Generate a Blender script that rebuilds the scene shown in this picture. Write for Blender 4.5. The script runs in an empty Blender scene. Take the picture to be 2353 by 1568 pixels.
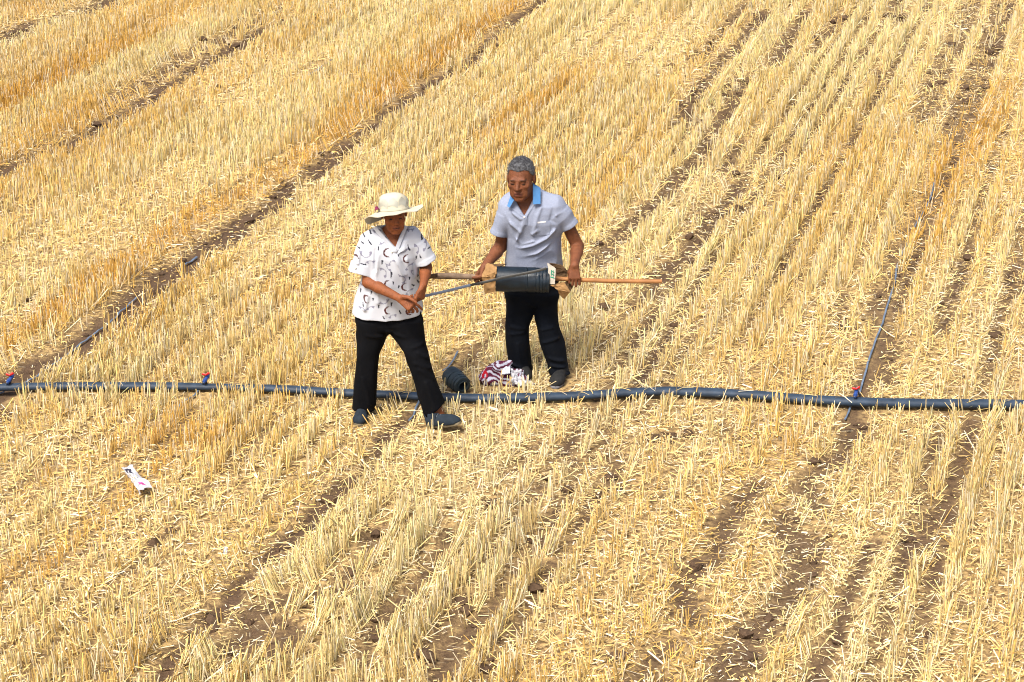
import bpy, math, random
import numpy as np
from mathutils import Vector, Matrix
from mathutils.bvhtree import BVHTree

rng = np.random.default_rng(7)
random.seed(7)
SC = bpy.context.scene
COL = SC.collection

# ------------------------------------------------------------------ camera, sky, sun, exposure
CAM_H, FPX, PITCH = 5.6, 4575.0, math.radians(23.45)     # metres above the field, focal length (2353-px-wide frame), tilt down
cam_d = bpy.data.cameras.new('camera')
cam = bpy.data.objects.new('camera', cam_d); COL.objects.link(cam)
cam_d.sensor_width = 36.0
cam_d.lens = 36.0 * FPX / 2353.0
cam_d.clip_end = 3000
cam.location = (0, 0, CAM_H)
cam.rotation_euler = (math.pi / 2 - PITCH, 0, 0)
SC.camera = cam

SUN_EL, SUN_AZ = math.radians(58), math.radians(-146)    # azimuth clockwise from +Y (view direction)
world = bpy.data.worlds.new('World'); SC.world = world; world.use_nodes = True
wn = world.node_tree
bg = wn.nodes['Background']
sky = wn.nodes.new('ShaderNodeTexSky'); sky.sky_type = 'NISHITA'; sky.sun_disc = False
sky.sun_elevation = SUN_EL; sky.sun_rotation = SUN_AZ
sky.air_density = 0.8; sky.dust_density = 5.0; sky.ozone_density = 0.6
wn.links.new(sky.outputs[0], bg.inputs[0]); bg.inputs[1].default_value = 0.13
sun_d = bpy.data.lights.new('sun', 'SUN'); sun_d.energy = 3.2; sun_d.angle = math.radians(20); sun_d.color = (1, 0.95, 0.87)
sun = bpy.data.objects.new('sun', sun_d); COL.objects.link(sun)
sdir = Vector((math.sin(SUN_AZ) * math.cos(SUN_EL), math.cos(SUN_AZ) * math.cos(SUN_EL), math.sin(SUN_EL)))
sun.rotation_euler = sdir.to_track_quat('Z', 'Y').to_euler()
sun.location = (0, 0, 30)
SC.view_settings.view_transform = 'Standard'; SC.view_settings.look = 'None'
SC.view_settings.gamma = 1.0; SC.view_settings.use_curve_mapping = False
SC.view_settings.exposure = 0.74
SC.render.engine = 'CYCLES'
SC.cycles.adaptive_threshold = 0.02; SC.cycles.filter_width = 1.05; SC.cycles.max_bounces = 5; SC.cycles.diffuse_bounces = 2; SC.cycles.glossy_bounces = 2; SC.cycles.transmission_bounces = 3

# ------------------------------------------------------------------ surveying helpers
CP, SP = math.cos(PITCH), math.sin(PITCH)
def at(X, Y, y):
    """point at distance y in front of the camera that is seen at (X, Y) of the surveyed frame"""
    s = (Y - 784.0) / FPX
    t = y / (CP - SP * s)
    return np.array([(X - 1176.5) / FPX * t, y, CAM_H + (-SP - CP * s) * t])
def gp(X, Y, z=0.0):
    s = (Y - 784.0) / FPX
    t = (CAM_H - z) / (SP + CP * s)
    return np.array([(X - 1176.5) / FPX * t, (CP - SP * s) * t, z])

# ------------------------------------------------------------------ object helpers
def link(name, me, mat=None, parent=None):
    o = bpy.data.objects.new(name, me); COL.objects.link(o)
    if mat is not None: me.materials.append(mat)
    if parent is not None: o.parent = parent
    return o
def tag(o, label=None, cat=None, group=None, kind=None):
    if label: o['label'] = label
    if cat: o['category'] = cat
    if group: o['group'] = group
    if kind: o['kind'] = kind
    return o
def empty(name, loc, label, cat, group=None):
    o = bpy.data.objects.new(name, None); COL.objects.link(o)
    o.location = loc; o.empty_display_size = 0.1
    ORIGIN[o.name] = np.array(loc, float)
    return tag(o, label, cat, group)
ORIGIN = {}
def meshdata(name, V, faces_per, colors=None, smooth=True):
    """V (n,3); faces_per: list of int arrays (m,k)"""
    me = bpy.data.meshes.new(name)
    V = np.asarray(V, np.float32)
    loops = np.concatenate([f.ravel() for f in faces_per]).astype(np.int32)
    sizes = np.concatenate([np.full(len(f), f.shape[1]) for f in faces_per]).astype(np.int32)
    starts = np.concatenate([[0], np.cumsum(sizes)[:-1]]).astype(np.int32)
    me.vertices.add(len(V)); me.vertices.foreach_set('co', V.ravel())
    me.loops.add(len(loops)); me.loops.foreach_set('vertex_index', loops)
    me.polygons.add(len(sizes)); me.polygons.foreach_set('loop_start', starts)
    me.polygons.foreach_set('loop_total', sizes)
    me.polygons.foreach_set('use_smooth', np.full(len(sizes), smooth, bool))
    me.update(calc_edges=True)
    if colors is not None:
        a = me.color_attributes.new('Col', 'FLOAT_COLOR', 'POINT')
        c = np.ones((len(V), 4), np.float32); c[:, :3] = colors
        a.data.foreach_set('color', c.ravel())
    return me
def part(name, V, faces, mat, parent=None, colors=None, smooth=True, sharp=None):
    V = np.asarray(V, float)
    if parent is not None:
        V = V - ORIGIN[parent.name]
    me = meshdata(name, V, faces, colors, smooth)
    if len(V) < 6000: me.set_sharp_from_angle(angle=sharp or math.radians(42))
    return link(name, me, mat, parent)
def rebase(o, parent):       # sub-part: child of a part whose mesh already lives in the thing's frame
    ORIGIN[o.name] = ORIGIN[parent.name]; return o

# ------------------------------------------------------------------ numpy noise
def _hash(i, j, k=0):
    h = (i.astype(np.int64) * 374761393 + j.astype(np.int64) * 668265263 + np.int64(k) * 1442695041) & 0x7fffffff
    h = ((h ^ (h >> 13)) * 1274126177) & 0x7fffffff
    h = (h ^ (h >> 16)) & 0xffff
    return h / 65535.0
def vnoise(x, y, seed=0):
    i = np.floor(x); j = np.floor(y); fx = x - i; fy = y - j
    fx = fx * fx * (3 - 2 * fx); fy = fy * fy * (3 - 2 * fy)
    a = _hash(i, j, seed); b = _hash(i + 1, j, seed); c = _hash(i, j + 1, seed); d = _hash(i + 1, j + 1, seed)
    return (a * (1 - fx) + b * fx) * (1 - fy) + (c * (1 - fx) + d * fx) * fy
def fbm(x, y, seed=0, oct=4):
    v = 0; a = 0.5; s = 0
    for k in range(oct):
        v = v + a * vnoise(x * 2 ** k + 17.3 * k, y * 2 ** k - 9.1 * k, seed + k); s += a; a *= 0.5
    return v / s
def noise3(x, y, z, seed=0):
    k = np.floor(z); f = z - k; f = f * f * (3 - 2 * f)
    out = np.zeros_like(x)
    for kk in np.unique(k):
        m = k == kk
        a = vnoise(x[m] + kk * 37.7, y[m] + kk * 11.3, seed); b = vnoise(x[m] + (kk + 1) * 37.7, y[m] + (kk + 1) * 11.3, seed)
        out[m] = a * (1 - f[m]) + b * f[m]
    return out
def sstep(a, b, x):
    t = np.clip((x - a) / (b - a), 0, 1); return t * t * (3 - 2 * t)

# ------------------------------------------------------------------ materials
def new_mat(name):
    m = bpy.data.materials.new(name); m.use_nodes = True
    nt = m.node_tree; b = nt.nodes['Principled BSDF']
    return m, nt, b
def mat_plain(name, col, rough=0.7, spec=0.3, var=0.15, scale=30, bump=0.0, bscale=120, attr=False, sheen=0.0, trans=0.0):
    m, nt, b = new_mat(name)
    L = nt.links.new
    tc = nt.nodes.new('ShaderNodeTexCoord')
    nz = nt.nodes.new('ShaderNodeTexNoise'); nz.inputs['Scale'].default_value = scale; nz.inputs['Detail'].default_value = 4
    L(tc.outputs['Object'], nz.inputs['Vector'])
    mr = nt.nodes.new('ShaderNodeMapRange'); mr.inputs[1].default_value = 0.25; mr.inputs[2].default_value = 0.75
    mr.inputs[3].default_value = 1 - var; mr.inputs[4].default_value = 1 + var
    L(nz.outputs[0], mr.inputs[0])
    mx = nt.nodes.new('ShaderNodeMix'); mx.data_type = 'RGBA'; mx.blend_type = 'MULTIPLY'; mx.inputs[0].default_value = 1
    if attr:
        a = nt.nodes.new('ShaderNodeVertexColor'); a.layer_name = 'Col'; L(a.outputs[0], mx.inputs[6])
    else:
        mx.inputs[6].default_value = (*col, 1)
    L(mr.outputs[0], mx.inputs[7])
    L(mx.outputs[2], b.inputs['Base Color'])
    b.inputs['Roughness'].default_value = rough
    b.inputs['Specular IOR Level'].default_value = spec
    if sheen: b.inputs['Sheen Weight'].default_value = sheen
    if bump:
        n2 = nt.nodes.new('ShaderNodeTexNoise'); n2.inputs['Scale'].default_value = bscale; n2.inputs['Detail'].default_value = 5
        L(tc.outputs['Object'], n2.inputs['Vector'])
        bp = nt.nodes.new('ShaderNodeBump'); bp.inputs['Strength'].default_value = bump; bp.inputs['Distance'].default_value = 0.01
        L(n2.outputs[0], bp.inputs['Height']); L(bp.outputs[0], b.inputs['Normal'])
    if trans:
        out = nt.nodes['Material Output']
        tr = nt.nodes.new('ShaderNodeBsdfTranslucent'); L(mx.outputs[2], tr.inputs[0])
        ms = nt.nodes.new('ShaderNodeMixShader'); ms.inputs[0].default_value = trans
        L(b.outputs[0], ms.inputs[1]); L(tr.outputs[0], ms.inputs[2]); L(ms.outputs[0], out.inputs[0])
    return m

M = {}
M['straw'] = mat_plain('straw', (0, 0, 0), 0.5, 0.35, 0.10, 60, attr=True)
M['skin'] = mat_plain('skin', (0, 0, 0), 0.58, 0.28, 0.20, 38, 0.45, 160, attr=True)
M['white_print'] = mat_plain('printed_white_cotton', (0, 0, 0), 0.85, 0.15, 0.03, 25, 0.10, 300, attr=True, sheen=0.2)
M['white_cotton'] = mat_plain('white_cotton', (0.47, 0.49, 0.535), 0.85, 0.15, 0.03, 25, 0.10, 300, sheen=0.2)
M['polo'] = mat_plain('heather_knit', (0.245, 0.275, 0.36), 0.9, 0.1, 0.16, 150, 0.2, 380, sheen=0.08)
M['polo_blue'] = mat_plain('blue_rib_knit', (0.065, 0.185, 0.39), 0.9, 0.1, 0.08, 120, 0.15, 380, sheen=0.2)
M['paper'] = mat_plain('white_paper', (0.7, 0.7, 0.7), 0.8, 0.2, 0.03)
M['black_cloth'] = mat_plain('black_cloth', (0.0034, 0.0037, 0.0050), 0.9, 0.10, 0.35, 10, 0.2, 220)
M['navy_cloth'] = mat_plain('dark_navy_cloth', (0.0034, 0.0048, 0.0080), 0.88, 0.12, 0.5, 8, 0.2, 220)
M['shoe'] = mat_plain('dark_canvas_shoe', (0.015, 0.0225, 0.032), 0.85, 0.2, 0.3, 25, 0.2, 200)
M['lace'] = mat_plain('grey_lace', (0.08, 0.09, 0.10), 0.9, 0.1, 0.2, 50)
M['shoe_grey'] = mat_plain('worn_grey_shoe', (0.018, 0.018, 0.018), 0.85, 0.2, 0.5, 18, 0.2, 200)
M['sole'] = mat_plain('dusty_rubber_sole', (0.17, 0.14, 0.09), 0.9, 0.1, 0.3, 25)
M['sole_grey'] = mat_plain('grey_rubber_sole', (0.22, 0.22, 0.24), 0.9, 0.1, 0.2, 25)
M['hat'] = mat_plain('cream_canvas', (0.49, 0.455, 0.345), 0.85, 0.15, 0.05, 20, 0.12, 250)
M['hat_grey'] = mat_plain('grey_cream_canvas', (0.375, 0.37, 0.31), 0.85, 0.15, 0.05, 20, 0.12, 250)
M['ribbon'] = mat_plain('maroon_ribbon', (0.16, 0.02, 0.06), 0.7, 0.2, 0.1)
M['hair_grey'] = mat_plain('grey_hair', (0, 0, 0), 0.7, 0.3, 0.45, 160, 0.6, 190, attr=True)
M['hair_dark'] = mat_plain('dark_hair', (0.012, 0.010, 0.010), 0.6, 0.3, 0.3, 160, 0.6, 220)
M['pearl'] = mat_plain('pearl', (0.75, 0.72, 0.66), 0.25, 0.6, 0.02)
M['wood'] = mat_plain('worn_wood', (0.30, 0.135, 0.045), 0.6, 0.3, 0.25, 12, 0.3, 60)
M['grey_wood'] = mat_plain('weathered_bark', (0.20, 0.14, 0.095), 0.85, 0.2, 0.4, 20, 0.5, 60)
M['rust'] = mat_plain('rusty_steel', (0.075, 0.05, 0.035), 0.75, 0.4, 0.4, 25, 0.4, 60)
M['tape'] = mat_plain('black_drip_tape', (0.005, 0.012, 0.020), 0.42, 0.42, 0.5, 14, 0.1, 90)
M['tape_dusty'] = mat_plain('dusty_black_tape', (0.020, 0.032, 0.038), 0.5, 0.4, 0.4, 25, 0.15, 90)
M['tape_end'] = mat_plain('dusty_tape', (0.17, 0.21, 0.28), 0.5, 0.4, 0.15, 30)
M['tape_strand'] = mat_plain('dark_dusty_tape', (0.030, 0.028, 0.024), 0.5, 0.4, 0.3, 30)
M['kraft'] = mat_plain('kraft_cardboard', (0.30, 0.175, 0.075), 0.9, 0.1, 0.18, 18, 0.2, 50)
M['kraft_shaded'] = mat_plain('shaded_cardboard_inside', (0.12, 0.075, 0.04), 0.9, 0.1, 0.2, 18, 0.2, 50)  # brown inner side of the kraft, its shade put into the colour
M['card_white'] = mat_plain('printed_white_card', (0.46, 0.42, 0.35), 0.8, 0.2, 0.08, 18)
M['green_ink'] = mat_plain('green_ink', (0.02, 0.22, 0.13), 0.8, 0.1, 0.2, 80)
M['pipe'] = mat_plain('blue_grey_layflat_hose', (0.021, 0.037, 0.062), 0.58, 0.35, 0.45, 16, 0.10, 40)
M['drip'] = mat_plain('grey_drip_line', (0.105, 0.145, 0.205), 0.5, 0.4, 0.35, 12)
M['red'] = mat_plain('red_plastic', (0.55, 0.015, 0.012), 0.4, 0.5, 0.08)
M['blue_plastic'] = mat_plain('blue_plastic', (0.02, 0.06, 0.24), 0.45, 0.5, 0.1)
M['bag'] = mat_plain('striped_bag_cloth', (0, 0, 0), 0.9, 0.1, 0.08, 40, 0.2, 150, attr=True)
M['plastic_white'] = mat_plain('thin_white_plastic', (0.47, 0.47, 0.50), 0.45, 0.4, 0.05, 25)
M['pink_ink'] = mat_plain('pink_ink', (0.55, 0.08, 0.3), 0.6, 0.2, 0.1)
M['black_ink'] = mat_plain('dark_ink', (0.03, 0.03, 0.05), 0.6, 0.2, 0.1)

def soil_material():
    m, nt, b = new_mat('ploughed_soil'); L = nt.links.new
    tc = nt.nodes.new('ShaderNodeTexCoord')
    n1 = nt.nodes.new('ShaderNodeTexNoise'); n1.inputs['Scale'].default_value = 5; n1.inputs['Detail'].default_value = 8
    n2 = nt.nodes.new('ShaderNodeTexNoise'); n2.inputs['Scale'].default_value = 55; n2.inputs['Detail'].default_value = 6
    L(tc.outputs['Object'], n1.inputs['Vector']); L(tc.outputs['Object'], n2.inputs['Vector'])
    cr = nt.nodes.new('ShaderNodeValToRGB')
    cr.color_ramp.elements[0].position = 0.3; cr.color_ramp.elements[0].color = (0.050, 0.031, 0.019, 1)
    cr.color_ramp.elements[1].position = 0.72; cr.color_ramp.elements[1].color = (0.122, 0.077, 0.046, 1)
    mixn = nt.nodes.new('ShaderNodeMath'); mixn.operation = 'MULTIPLY_ADD'; mixn.inputs[1].default_value = 0.5
    L(n2.outputs[0], mixn.inputs[0])
    hf = nt.nodes.new('ShaderNodeMath'); hf.operation = 'MULTIPLY'; hf.inputs[1].default_value = 0.5
    L(n1.outputs[0], hf.inputs[0]); L(hf.outputs[0], mixn.inputs[2]); L(mixn.outputs[0], cr.inputs[0])
    # far field, where single straws are too small to build: straw-coloured cover from an attribute
    at_ = nt.nodes.new('ShaderNodeAttribute'); at_.attribute_name = 'cover'
    n3 = nt.nodes.new('ShaderNodeTexNoise'); n3.inputs['Scale'].default_value = 26; n3.inputs['Detail'].default_value = 9; n3.inputs['Roughness'].default_value = .7
    L(tc.outputs['Object'], n3.inputs['Vector'])
    c2 = nt.nodes.new('ShaderNodeValToRGB')
    c2.color_ramp.elements[0].position = 0.40; c2.color_ramp.elements[0].color = (0.13, 0.083, 0.042, 1)
    c2.color_ramp.elements[1].position = 0.58; c2.color_ramp.elements[1].color = (0.47, 0.325, 0.140, 1)
    L(n3.outputs[0], c2.inputs[0])
    mx = nt.nodes.new('ShaderNodeMix'); mx.data_type = 'RGBA'
    L(at_.outputs['Fac'], mx.inputs[0]); L(cr.outputs[0], mx.inputs[6]); L(c2.outputs[0], mx.inputs[7])
    L(mx.outputs[2], b.inputs['Base Color'])
    b.inputs['Roughness'].default_value = 0.95; b.inputs['Specular IOR Level'].default_value = 0.15
    bp = nt.nodes.new('ShaderNodeBump'); bp.inputs['Strength'].default_value = 0.9; bp.inputs['Distance'].default_value = 0.012
    L(n2.outputs[0], bp.inputs['Height']); L(bp.outputs[0], b.inputs['Normal'])
    return m
M['soil'] = soil_material()

# ------------------------------------------------------------------ the field: wheel tracks, rows, relief
ROW_A = math.radians(17.96)
CA, SA = math.cos(ROW_A), math.sin(ROW_A)
def uv(x, y): return x * CA - y * SA, x * SA + y * CA
# bare tracks surveyed as polylines on the ground: (width m, strength, points)
TR = [
 (.24, .95, [(0,99),(44,75),(85,58),(137,51),(191,31),(239,10),(290,-20)]),
 (.16, 1.0, [(-80,440),(0,407),(41,380),(120,345),(191,318),(253,284),(308,253),(342,229),(376,205),(424,178),(444,164),(506,132),(540,113),(581,89),(626,68),(670,51)]),
 (.12, .9, [(250,236),(273,219),(325,195),(369,174),(400,150),(444,123),(479,106),(513,89),(540,75),(588,55),(650,20)]),
 (.34, 1.0, [(-60,930),(15,885),(60,855),(165,800),(240,750),(310,690),(430,600),(560,510)]),
 (.145, 1.0, [(561,503),(598,492),(632,472),(667,424),(718,407),(752,373),(804,335),(860,290),(950,225),(1020,180),(1080,145),(1150,80),(1250,0)]),
 (.09, .8, [(1728,7),(1697,31),(1660,78),(1619,126),(1582,143)]),
 (.11, .9, [(1762,27),(1738,58),(1714,82),(1667,136),(1643,160),(1612,204),(1585,238),(1565,296)]),
 (.11, .9, [(1858,27),(1800,112),(1769,163),(1714,191),(1701,211),(1680,232),(1667,262),(1653,290),(1612,358),(1582,385),(1558,419),(1480,490),(1410,560),(1360,615)]),
 (.10, .9, [(1933,41),(1915,68),(1888,99),(1858,140)]),
 (.16, .7, [(2055,-10),(2062,37),(2055,58)]), (.12, .8, [(1990,120),(1994,134)]), (.10, .9, [(2026,165),(2014,195)]),
 (.12, .7, [(1935,172),(1950,168)]), (.10, .7, [(1930,200),(1940,206)]),
 (.17, .7, [(2255,-20),(2229,30),(2198,116),(2174,135),(2130,245),(2110,300)]),
 (.16, .75, [(2310,10),(2270,112),(2263,136),(2236,184),(2212,252),(2180,330)]),
 (.10, .8, [(1690,365),(1650,399)]), (.10, .8, [(1760,405),(1785,410)]), (.09, .8, [(1714,324),(1677,368)]),
 (.14, .95, [(1704,426),(1667,467),(1636,504),(1600,555),(1545,610),(1500,660),(1465,705)]),
 (.10, .7, [(1735,460),(1752,466)]), (.10, .7, [(1785,470),(1800,490)]), (.09, .6, [(1730,615),(1750,645)]),
 (.12, .8, [(1170,735),(1156,745),(1128,780),(1103,804),(1084,818),(1060,851),(1015,900)]),
 (.13, .75, [(2150,440),(2088,541),(2055,585),(2059,637),(2033,666),(2010,740)]),
 (.18, .85, [(2052,790),(2033,830),(2030,880)]), (.13, .8, [(2000,850),(1975,900)]),
 (.10, .7, [(1942,670),(1927,747)]), (.13, .7, [(2215,600),(2202,637),(2187,677),(2169,706),(2158,769)]),
 (.12, .75, [(2370,560),(2341,622),(2330,681),(2301,725),(2279,842)]), (.07, .9, [(2254,620),(2260,624)]),
 (.16, .95, [(1975,975),(1962,1000),(1939,1042),(1923,1066)]), (.20, .8, [(1880,1085),(1865,1101),(1850,1140),(1900,1175)]),
 (.24, .85, [(1830,1236),(1861,1255),(1857,1281),(1842,1320),(1826,1351),(1807,1390),(1768,1409),(1740,1444),(1705,1479),(1686,1530),(1660,1590)]),
 (.17, .85, [(1803,1180),(1803,1242)]),
 (.19, .9, [(1740,1110),(1721,1133),(1705,1152),(1674,1199),(1659,1242),(1639,1277),(1592,1316),(1565,1351),(1569,1394),(1592,1413)]),
 (.20, .8, [(1546,1483),(1514,1514),(1475,1542),(1430,1600)]),
 (.12, .9, [(2235,970),(2227,996),(2212,1047),(2196,1094),(2184,1140),(2161,1172),(2138,1195),(2130,1226),(2100,1280)]),
 (.13, .9, [(2005,1249),(1974,1316),(1943,1366),(1931,1401),(1923,1464),(1888,1522),(1873,1553),(1860,1600)]),
 (.12, .8, [(1503,1008),(1540,1000),(1584,996)]),
 (.14, 1.0, [(950,955),(880,1005),(862,1052),(837,1086),(807,1105),(773,1131),(739,1161),(697,1211),(656,1241),(622,1278),(588,1309),(547,1339),(528,1384),(486,1422),(452,1463),(400,1516),(381,1539),(350,1590)]),
 (.17, .85, [(829,1354),(773,1358),(690,1369),(641,1388),(596,1403),(566,1422)]), (.15, .9, [(640,1430),(603,1441),(547,1475),(517,1493)]),
 (.18, .9, [(530,1500),(588,1490),(656,1486),(671,1452)]), (.14, .9, [(580,1505),(566,1512),(517,1531)]),
 (.09, .7, [(285,1500),(297,1510)]), (.10, .6, [(1235,1020),(1196,1064),(1173,1086)]),
 (.10, .85, [(1139,1154),(1109,1162)]), (.11, .85, [(1040,1215),(1022,1248),(1003,1278),(981,1316),(958,1354),(917,1388),(871,1437),(849,1467),(834,1520)]),
 (.13, .6, [(1335,1033),(1309,1067)]), (.09, .8, [(1195,1178),(1220,1176)]), (.10, .85, [(1245,1250),(1268,1228)]), (.11, .8, [(1225,1300),(1245,1282)]),
 (.10, .7, [(1135,1405),(1160,1398)]), (.15, .9, [(1085,1425),(1068,1441),(1026,1490),(1011,1557)]),
 (.12, .8, [(868,1218),(845,1275),(804,1312),(770,1358)]), (.12, .7, [(1400,1510),(1440,1500)]), (.14, .7, [(1490,1520),(1520,1560)]),
 (.15, .75, [(20,940),(-10,1000)]), (.12, .6, [(150,1030),(170,1020)]), (.14, .5, [(255,1010),(300,1000)]),
 (.10, .7, [(1400,1040),(1430,1120),(1380,1110)]), (.10, .6, [(1640,960),(1700,1010)]),
 (.11, .75, [(2353,640),(2340,690)]), (.12, .8, [(2345,1020),(2330,1035)]), (.10, .7, [(2200,1380),(2220,1395)]),
]
GOLD = [   # bands of older, more golden stubble: (width, strength, points)
 (.34, .9, [(-60,290),(27,246),(103,205),(188,164),(273,130),(376,82),(479,44),(547,10),(600,-20)]),
 (.30, 1.0, [(0,800),(100,745),(250,640),(400,545),(500,480),(600,430),(684,375),(804,290),(900,215),(1000,150),(1150,45),(1220,-10)]),
 (.40, .6, [(60,30),(300,-60)]),
 (.30, .6, [(1100,330),(1300,210),(1450,110),(1560,30)]),
 (.26, .6, [(-40,1120),(200,1080),(330,1020),(420,960)]), (.35, .75, [(-40,1360),(120,1290),(230,1200),(330,1120),(480,1010)]),
 (.20, .8, [(1780,1090),(1830,1020)]), (.28, .6, [(2110,560),(2160,440),(2230,330),(2290,200)]),
 (.22, .5, [(1730,1330),(1760,1220),(1790,1120)]), (.22, .5, [(1540,1568),(1620,1450),(1690,1330)]),
 (.5, .45, [(-60,1050),(120,980)]), (.25, .55, [(640,700),(760,600),(850,520)]),
]
def poly_ground(P): return np.array([gp(a, b)[:2] for a, b in P])
TRG = []
for w_, s_, P_ in TR:
    g_ = poly_ground(P_); TRG.append((w_ * (.84 + .70 * float(sstep(13, 17, np.array(g_[:, 1].mean())))), s_, g_))
GOG = [(w, s, poly_ground(P)) for w, s, P in GOLD]
def dist_poly(x, y, P):
    d = np.full(x.shape, 1e9); sx = np.zeros_like(x); 
    for (ax, ay), (bx, by) in zip(P[:-1], P[1:]):
        ex, ey = bx - ax, by - ay; L2 = ex * ex + ey * ey + 1e-9
        t = np.clip(((x - ax) * ex + (y - ay) * ey) / L2, 0, 1)
        qx, qy = x - ax - t * ex, y - ay - t * ey
        dd = qx * qx + qy * qy
        m = dd < d; d = np.where(m, dd, d); sx = np.where(m, qx, sx)
    return np.sqrt(d), sx
def bands(x, y, G, soft=0.5, wob=0.35, want_side=False):
    v = np.zeros_like(x); side = np.zeros_like(x)
    wx = 1 + wob * 2 * (vnoise(x * 5, y * 5, 3) - 0.5) + wob * 2 * (vnoise(x * 13, y * 13, 9) - 0.5)
    for w, s, P in G:
        lo, hi = P.min(0) - w * 3, P.max(0) + w * 3
        m = (x > lo[0]) & (x < hi[0]) & (y > lo[1]) & (y < hi[1])
        if not m.any(): continue
        d, sx = dist_poly(x[m], y[m], P)
        r = w * 0.5 * wx[m]
        k = s * (1 - sstep(r * (1 - soft), r * (1 + soft), d))
        v[m] = np.maximum(v[m], k)
        if want_side:
            e = np.exp(-((d - w * 0.75) / (w * 0.55)) ** 2) * s
            b = e > np.abs(side[m]); sm = side[m]; sm[b] = (np.sign(sx) * e)[b]; side[m] = sm
    return (v, side) if want_side else v
ROW = .185
def furrows(x, y):
    """narrow bare gaps between some of the drill rows, stronger to the right"""
    u, v = uv(x, y)
    k = np.round(u / ROW)
    wv = .05 * (vnoise(v * .35, k * .37, 91) - .5)
    d = np.abs(u - k * ROW - wv)
    on = (_hash(k, k * 0, 7) < .40) * sstep(.30, .58, vnoise(v * .33, k * 5.1, 17) + .25 * (vnoise(v * 1.9, k * 3.3, 18) - .5))
    rt = .35 + .65 * sstep(-6.5, -3.0, u)
    return on * rt * (.62 + .38 * sstep(.45, .7, vnoise(x * 3.1, y * 3.1, 19))) * (1 - sstep(.022, .075, d))
def relief(x, y):
    x = np.asarray(x, float); y = np.asarray(y, float)
    u, v = uv(x, y)
    h = 0.022 * (fbm(u * 2.2, v * 0.5, 21) - 0.5) + 0.016 * (fbm(x * 6, y * 6, 31, 3) - 0.5)
    return h
def ground_z(x, y):
    x = np.atleast_1d(np.asarray(x, float)); y = np.atleast_1d(np.asarray(y, float))
    t = np.maximum(bands(x, y, TRG, 0.6), .6 * furrows(x, y))
    return relief(x, y) - 0.03 * t + t * 0.030 * (fbm(x * 14, y * 14, 51, 3) - 0.4)

# ground sheet: fine where the camera looks, coarse out to the horizon
def axis_coords(a, b, step, far):
    core = np.arange(a, b + step / 2, step); out = []
    d = step; p = b
    while p < far: d *= 1.35; p += d; out.append(p)
    lo = []; d = step; p = a
    while p > -far: d *= 1.35; p -= d; lo.append(p)
    return np.concatenate([lo[::-1], core, out])
gx = axis_coords(-8.0, 8.5, 0.05, 1500); gy = axis_coords(7.6, 25.0, 0.055, 1500)
GX, GY = np.meshgrid(gx, gy, indexing='ij')
gz = ground_z(GX.ravel(), GY.ravel())
far = np.maximum(sstep(26.5, 30, GY.ravel()), np.maximum(sstep(9.5, 11, np.abs(GX.ravel())), 1 - sstep(6, 7, GY.ravel())))
gz = gz * (1 - far)
nx_, ny_ = len(gx), len(gy)
idx = np.arange(nx_ * ny_).reshape(nx_, ny_)
quads = np.stack([idx[:-1, :-1], idx[1:, :-1], idx[1:, 1:], idx[:-1, 1:]], -1).reshape(-1, 4)
gme = meshdata('ground', np.stack([GX.ravel(), GY.ravel(), gz], 1), [quads])
ca = gme.attributes.new('cover', 'FLOAT', 'POINT'); 
cov = (1 - np.maximum(bands(GX.ravel(), GY.ravel(), TRG, .5, .45), furrows(GX.ravel(), GY.ravel()))) * .9
ca.data.foreach_set('value', np.maximum(far, cov).astype(np.float32))
tag(link('ground', gme, M['soil']), 'brown field soil showing between the stubble rows', None, kind='structure')

# ------------------------------------------------------------------ generic tube / lathe / sheet builders
def tube(points, radii, n=10, flat=1.0, up=(0, 0, 1), cap=True, twist=None):
    P = np.array(points, float); m = len(P)
    R = np.broadcast_to(np.asarray(radii, float), (m,)) if np.ndim(radii) < 2 else None
    V = []
    T = np.gradient(P, axis=0); T /= np.linalg.norm(T, axis=1)[:, None] + 1e-9
    for i in range(m):
        t = T[i]; s = np.cross(t, up); s /= np.linalg.norm(s) + 1e-9; w = np.cross(s, t)
        if twist is not None:
            c, sn = math.cos(twist[i]), math.sin(twist[i]); s, w = c * s + sn * w, -sn * s + c * w
        for k in range(n):
            a = 2 * math.pi * k / n
            V.append(P[i] + R[i] * (math.cos(a) * s + flat * math.sin(a) * w))
    V = np.array(V)
    F = []
    for i in range(m - 1):
        for k in range(n):
            k2 = (k + 1) % n
            F.append((i * n + k, i * n + k2, (i + 1) * n + k2, (i + 1) * n + k))
    faces = [np.array(F)]
    if cap: faces.append(np.array([list(range(n))[::-1], [(m - 1) * n + k for k in range(n)]]))
    return V, faces
def smooth_path(P, n):
    P = np.array(P, float); m = len(P)
    t = np.linspace(0, m - 1, n); out = []
    for q in t:
        i = min(int(q), m - 2); f = q - i
        p0, p1, p2, p3 = P[max(i - 1, 0)], P[i], P[i + 1], P[min(i + 2, m - 1)]
        out.append(0.5 * (2 * p1 + (p2 - p0) * f + (2 * p0 - 5 * p1 + 4 * p2 - p3) * f * f + (3 * p1 - p0 - 3 * p2 + p3) * f ** 3))
    return np.array(out)
def join(parts):
    V = []; Q = {}
    o = 0
    for v, fs in parts:
        V.append(v)
        for f in fs: Q.setdefault(f.shape[1], []).append(f + o)
        o += len(v)
    return np.concatenate(V), [np.concatenate(q) for q in Q.values()]
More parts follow.
